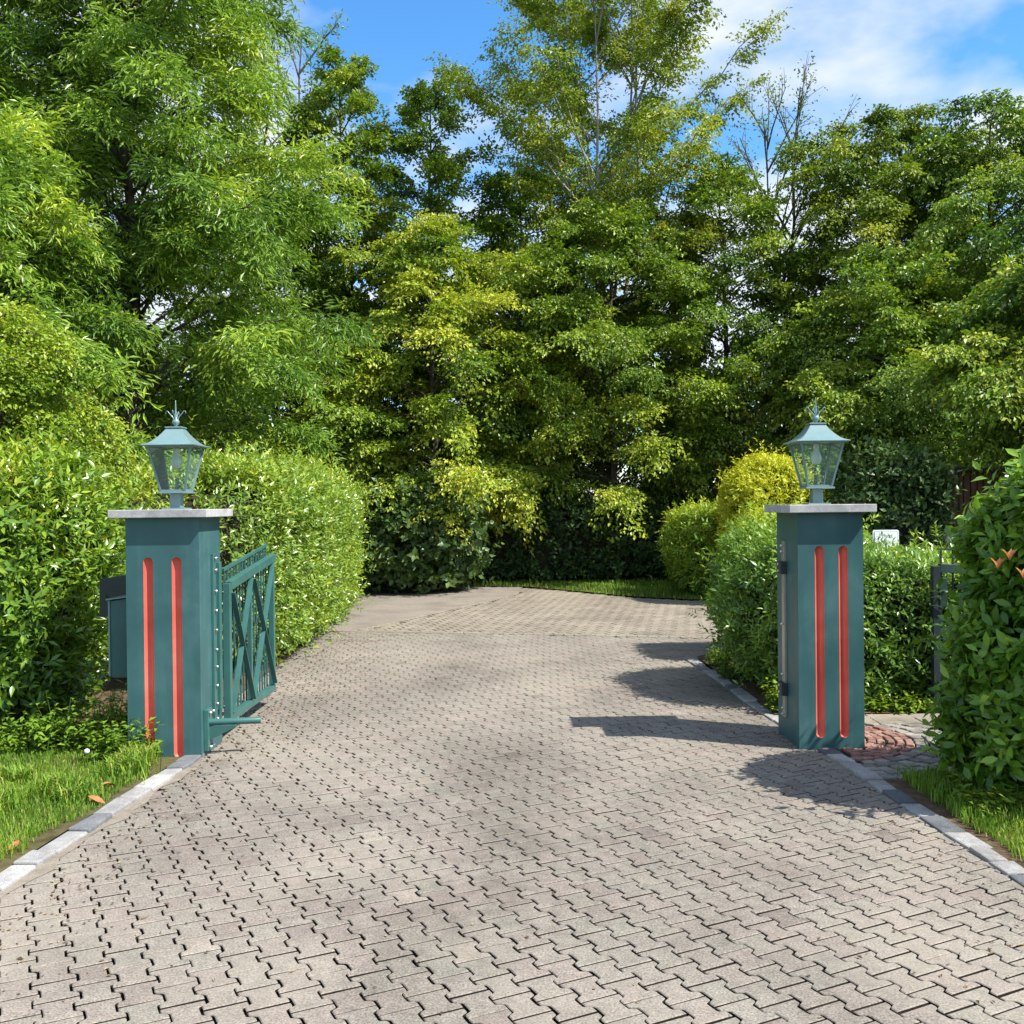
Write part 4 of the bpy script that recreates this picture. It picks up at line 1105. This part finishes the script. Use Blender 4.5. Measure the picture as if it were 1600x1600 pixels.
# ================================================================== TREES
OV = ([0, .12, .35, .65, .88, 1], [.62, .92, 1, .78, .42, .10])        # ovoid
COLM = ([0, .1, .3, .7, .9, 1], [.75, .95, 1, .78, .45, .12])           # columnar
TOP = ([0, .25, .6, .85, 1], [.35, .75, 1, .8, .3])                      # wide above
def gx(px, d): return (px - 800) * d / F
T = make_tree
# left: two ashes with narrow leaflets
GT = 'trees behind the court'
ASH = dict(droop=.55, hang=.5, flat=.6, LL=.135, LW=.032, group=GT)
T('ash_tree', 'tall light-green ash with narrow drooping leaflets filling the upper left', 'tree', (gx(195, 16), 16.2), 11.8, 2.9, 3.3, ([0, .1, .3, .6, .85, 1], [.85, 1.05, 1, .85, .62, .3]),
  M['ash'], M['bark'], n_limb=120, n_spray=34, n_leaf=50, spray=.66, ragged=.14, rise=.5, seed=101, trunk_r=.15, limb_curve=.3, tint0=.55, inner=.22, limb_r=.022, **ASH)
T('ash_tree', 'second ash at the left with its crown leaving the top frame edge', 'tree', (gx(-20, 15.5), 16.5), 11.5, 2.6, 3.8, ([0, .1, .3, .6, .85, 1], [.75, .95, 1, 1, .75, .35]),
  M['ash'], M['bark'], n_limb=84, n_spray=30, n_leaf=48, spray=.64, ragged=.14, rise=.5, seed=121, trunk_r=.14, limb_curve=.3, tint0=.55, inner=.22, limb_r=.022, **ASH)
T('ash_tree', 'nearer ash at the left frame edge with pale feathery branches', 'tree', (gx(-40, 13), 13.0), 6.6, 1.7, 2.8, OV,
  M['ash'], M['bark'], n_limb=52, n_spray=26, n_leaf=44, spray=.55, rise=.45, seed=102, trunk_r=.10, tint0=.68, inner=.2, **ASH)
T('small_leaved_tree', 'low yellow-green small-leaved tree above the laurel hedge at far left', 'tree', (gx(0, 10.6), 10.8), 3.75, .95, 1.7, OV,
  M['yellowgreen'], M['bark'], n_limb=44, n_spray=26, n_leaf=50, LL=.05, LW=.034, spray=.36, droop=.7, rise=.4, hang=.5, flat=.6, seed=103, trunk_r=.06, tint0=.6, group=GT, inner=.2)
T('sparse_tree', 'thin half-bare tree showing dark branches against the sky right of the tall ash', 'tree', (gx(440, 24), 24.0), 13.6, 1.7, 5.5, ([0, .3, .6, .85, 1], [.6, .9, 1, .8, .3]),
  M['hornbeam_dark'], M['bark'], n_limb=44, n_spray=12, n_leaf=22, LL=.085, LW=.045, spray=.5, droop=.3, rise=1.3, arch=.1, limb_curve=.02, upr=.8, ragged=.4, flat=.5, seed=104, trunk_r=.10, tint0=.75, stems=2, limb_r=.03, inner=.4, group=GT)
# hornbeams, left to right
HB = dict(LL=.082, LW=.052, droop=.62, hang=.6, group=GT, limb_curve=.28, flat=.95, inner=.2, trunk_r=.10, limb_r=.016)
WALL = ([0, .1, .3, .6, .85, 1], [.9, 1, 1, .92, .65, .25])
T('hornbeam', 'slim upright hornbeam with a forked tip just right of the ash', 'tree', (gx(545, 21.8), 21.8), 11.0, 1.35, 1.6, WALL, M['hornbeam'], M['bark'], n_limb=84, n_spray=19, n_leaf=59, spray=.56, seed=105, upr=.8, tint0=.55, rise=.5, **HB)
T('hornbeam', 'hornbeam with a loose pointed tip left of the robinia', 'tree', (gx(690, 22.5), 22.5), 10.8, 1.75, 1.8, ([0, .1, .3, .6, .85, 1], [.95, 1, 1, .9, .55, .15]), M['hornbeam'], M['bark'], n_limb=84, n_spray=19, n_leaf=56, spray=.58, seed=106, upr=.8, tint0=.52, rise=.5, **HB)
T('hornbeam', 'bushy sunlit hornbeam with drooping yellow-green sprays above the large-leaved bush', 'tree', (gx(672, 19.8), 20.2), 7.2, 2.0, 1.6, OV, M['hornbeam'], M['bark'], n_limb=66, n_spray=21, n_leaf=80, spray=.70, seed=107, tint0=.74, rise=.3, **HB)
T('hornbeam', 'narrow dark hornbeam in the dip left of the robinia stems', 'tree', (gx(800, 23), 23.2), 8.9, 1.5, 1.8, WALL, M['hornbeam_dark'], M['bark'], n_limb=66, n_spray=18, n_leaf=59, spray=.58, seed=117, upr=.8, tint0=.55, rise=.4, **HB)
T('robinia', 'tall airy robinia with bare stems reaching past the top of the frame', 'tree', (gx(945, 23.5), 23.5), 15.2, 2.35, 3.6, ([0, .2, .45, .75, .92, 1], [.8, .95, 1, .95, .8, .4]), M['robinia'], M['bark_pale'],
  n_limb=150, n_spray=22, n_leaf=57, LL=.088, LW=.05, spray=.60, droop=.45, rise=1.0, hang=.55, flat=.65, seed=108, stems=5, tint0=.62, inner=.18, group=GT, fork=.42, trunk_r=.085, limb_r=.016, arch=.1, limb_curve=.05, upr=.35, ragged=.42)
T('hornbeam', 'broad hornbeam with layered branches under the robinia', 'tree', (gx(960, 21.4), 21.6), 7.9, 2.35, 1.8, ([0, .12, .35, .65, .88, 1], [.7, .95, 1, .85, .6, .25]), M['hornbeam'], M['bark'], n_limb=78, n_spray=22, n_leaf=77, spray=.70, seed=109, tint0=.62, rise=.3, **HB)
T('hornbeam', 'rounded mid-green hornbeam behind the right lantern left of the bare-tipped tree', 'tree', (gx(1140, 22), 22.0), 8.9, 1.9, 1.9, OV, M['hornbeam_dark'], M['bark'], n_limb=72, n_spray=20, n_leaf=67, spray=.64, seed=110, tint0=.66, rise=.4, **HB)
T('sparse_tree', 'thin tree with a bare twiggy tip rising above the right hornbeams', 'tree', (gx(1215, 22.8), 22.8), 11.0, 1.0, 6.5, ([0, .4, .8, 1], [.6, 1, .8, .3]), M['hornbeam_dark'], M['bark'],
  n_limb=46, n_spray=8, n_leaf=12, LL=.075, LW=.04, spray=.5, droop=.2, rise=1.9, arch=.0, limb_curve=.0, upr=.9, ragged=.4, flat=.5, seed=111, trunk_r=.08, tint0=.6, stems=2, limb_r=.02, inner=.4, group=GT)
T('hornbeam', 'tall rust-tinged hornbeam with an open see-through crown on the right', 'tree', (gx(1350, 22), 22.0), 9.9, 1.8, 2.2, ([0, .12, .35, .65, .88, 1], [.9, 1, 1, .9, .8, .45]), M['robinia'], M['bark'], n_limb=112, n_spray=19, n_leaf=62, spray=.6, ragged=.2, upr=.25, seed=112, tint0=.42, rise=.5, **HB)
T('hornbeam', 'dark dense hornbeam at the right frame edge', 'tree', (gx(1555, 20.4), 20.6), 9.5, 2.1, 1.8, ([0, .12, .35, .65, .88, 1], [.9, 1, 1, .95, .75, .35]), M['hornbeam_dark'], M['bark'], n_limb=112, n_spray=22, n_leaf=69, spray=.64, ragged=.2, upr=.25, seed=113, tint0=.58, rise=.4, **HB)
T('hornbeam', 'low spreading hornbeam overhanging the shed behind the right lantern', 'tree', (gx(1400, 18.8), 19.0), 6.2, 2.2, 1.9, OV, M['hornbeam_dark'], M['bark'], n_limb=64, n_spray=21, n_leaf=77, spray=.68, seed=114, tint0=.68, rise=.25, **HB)
T('hornbeam', 'sunlit hornbeam partly outside the right frame edge above the broad-leaved bush', 'tree', (gx(1700, 14.6), 14.6), 5.4, 1.55, 2.35, OV, M['hornbeam_dark'], M['bark'], n_limb=52, n_spray=20, n_leaf=74, spray=.64, seed=115, tint0=.68, rise=.3, **HB)
T('hornbeam', 'deep green hornbeam filling the gap between the ash and the large-leaved bush', 'tree', (gx(430, 21), 21.5), 7.8, 2.0, 1.4, OV, M['hornbeam_dark'], M['bark'], n_limb=60, n_spray=19, n_leaf=67, spray=.64, seed=116, tint0=.5, rise=.3, **HB)

# far wood that closes the view between the trunks
g = np.random.default_rng(200)
ns = 5200
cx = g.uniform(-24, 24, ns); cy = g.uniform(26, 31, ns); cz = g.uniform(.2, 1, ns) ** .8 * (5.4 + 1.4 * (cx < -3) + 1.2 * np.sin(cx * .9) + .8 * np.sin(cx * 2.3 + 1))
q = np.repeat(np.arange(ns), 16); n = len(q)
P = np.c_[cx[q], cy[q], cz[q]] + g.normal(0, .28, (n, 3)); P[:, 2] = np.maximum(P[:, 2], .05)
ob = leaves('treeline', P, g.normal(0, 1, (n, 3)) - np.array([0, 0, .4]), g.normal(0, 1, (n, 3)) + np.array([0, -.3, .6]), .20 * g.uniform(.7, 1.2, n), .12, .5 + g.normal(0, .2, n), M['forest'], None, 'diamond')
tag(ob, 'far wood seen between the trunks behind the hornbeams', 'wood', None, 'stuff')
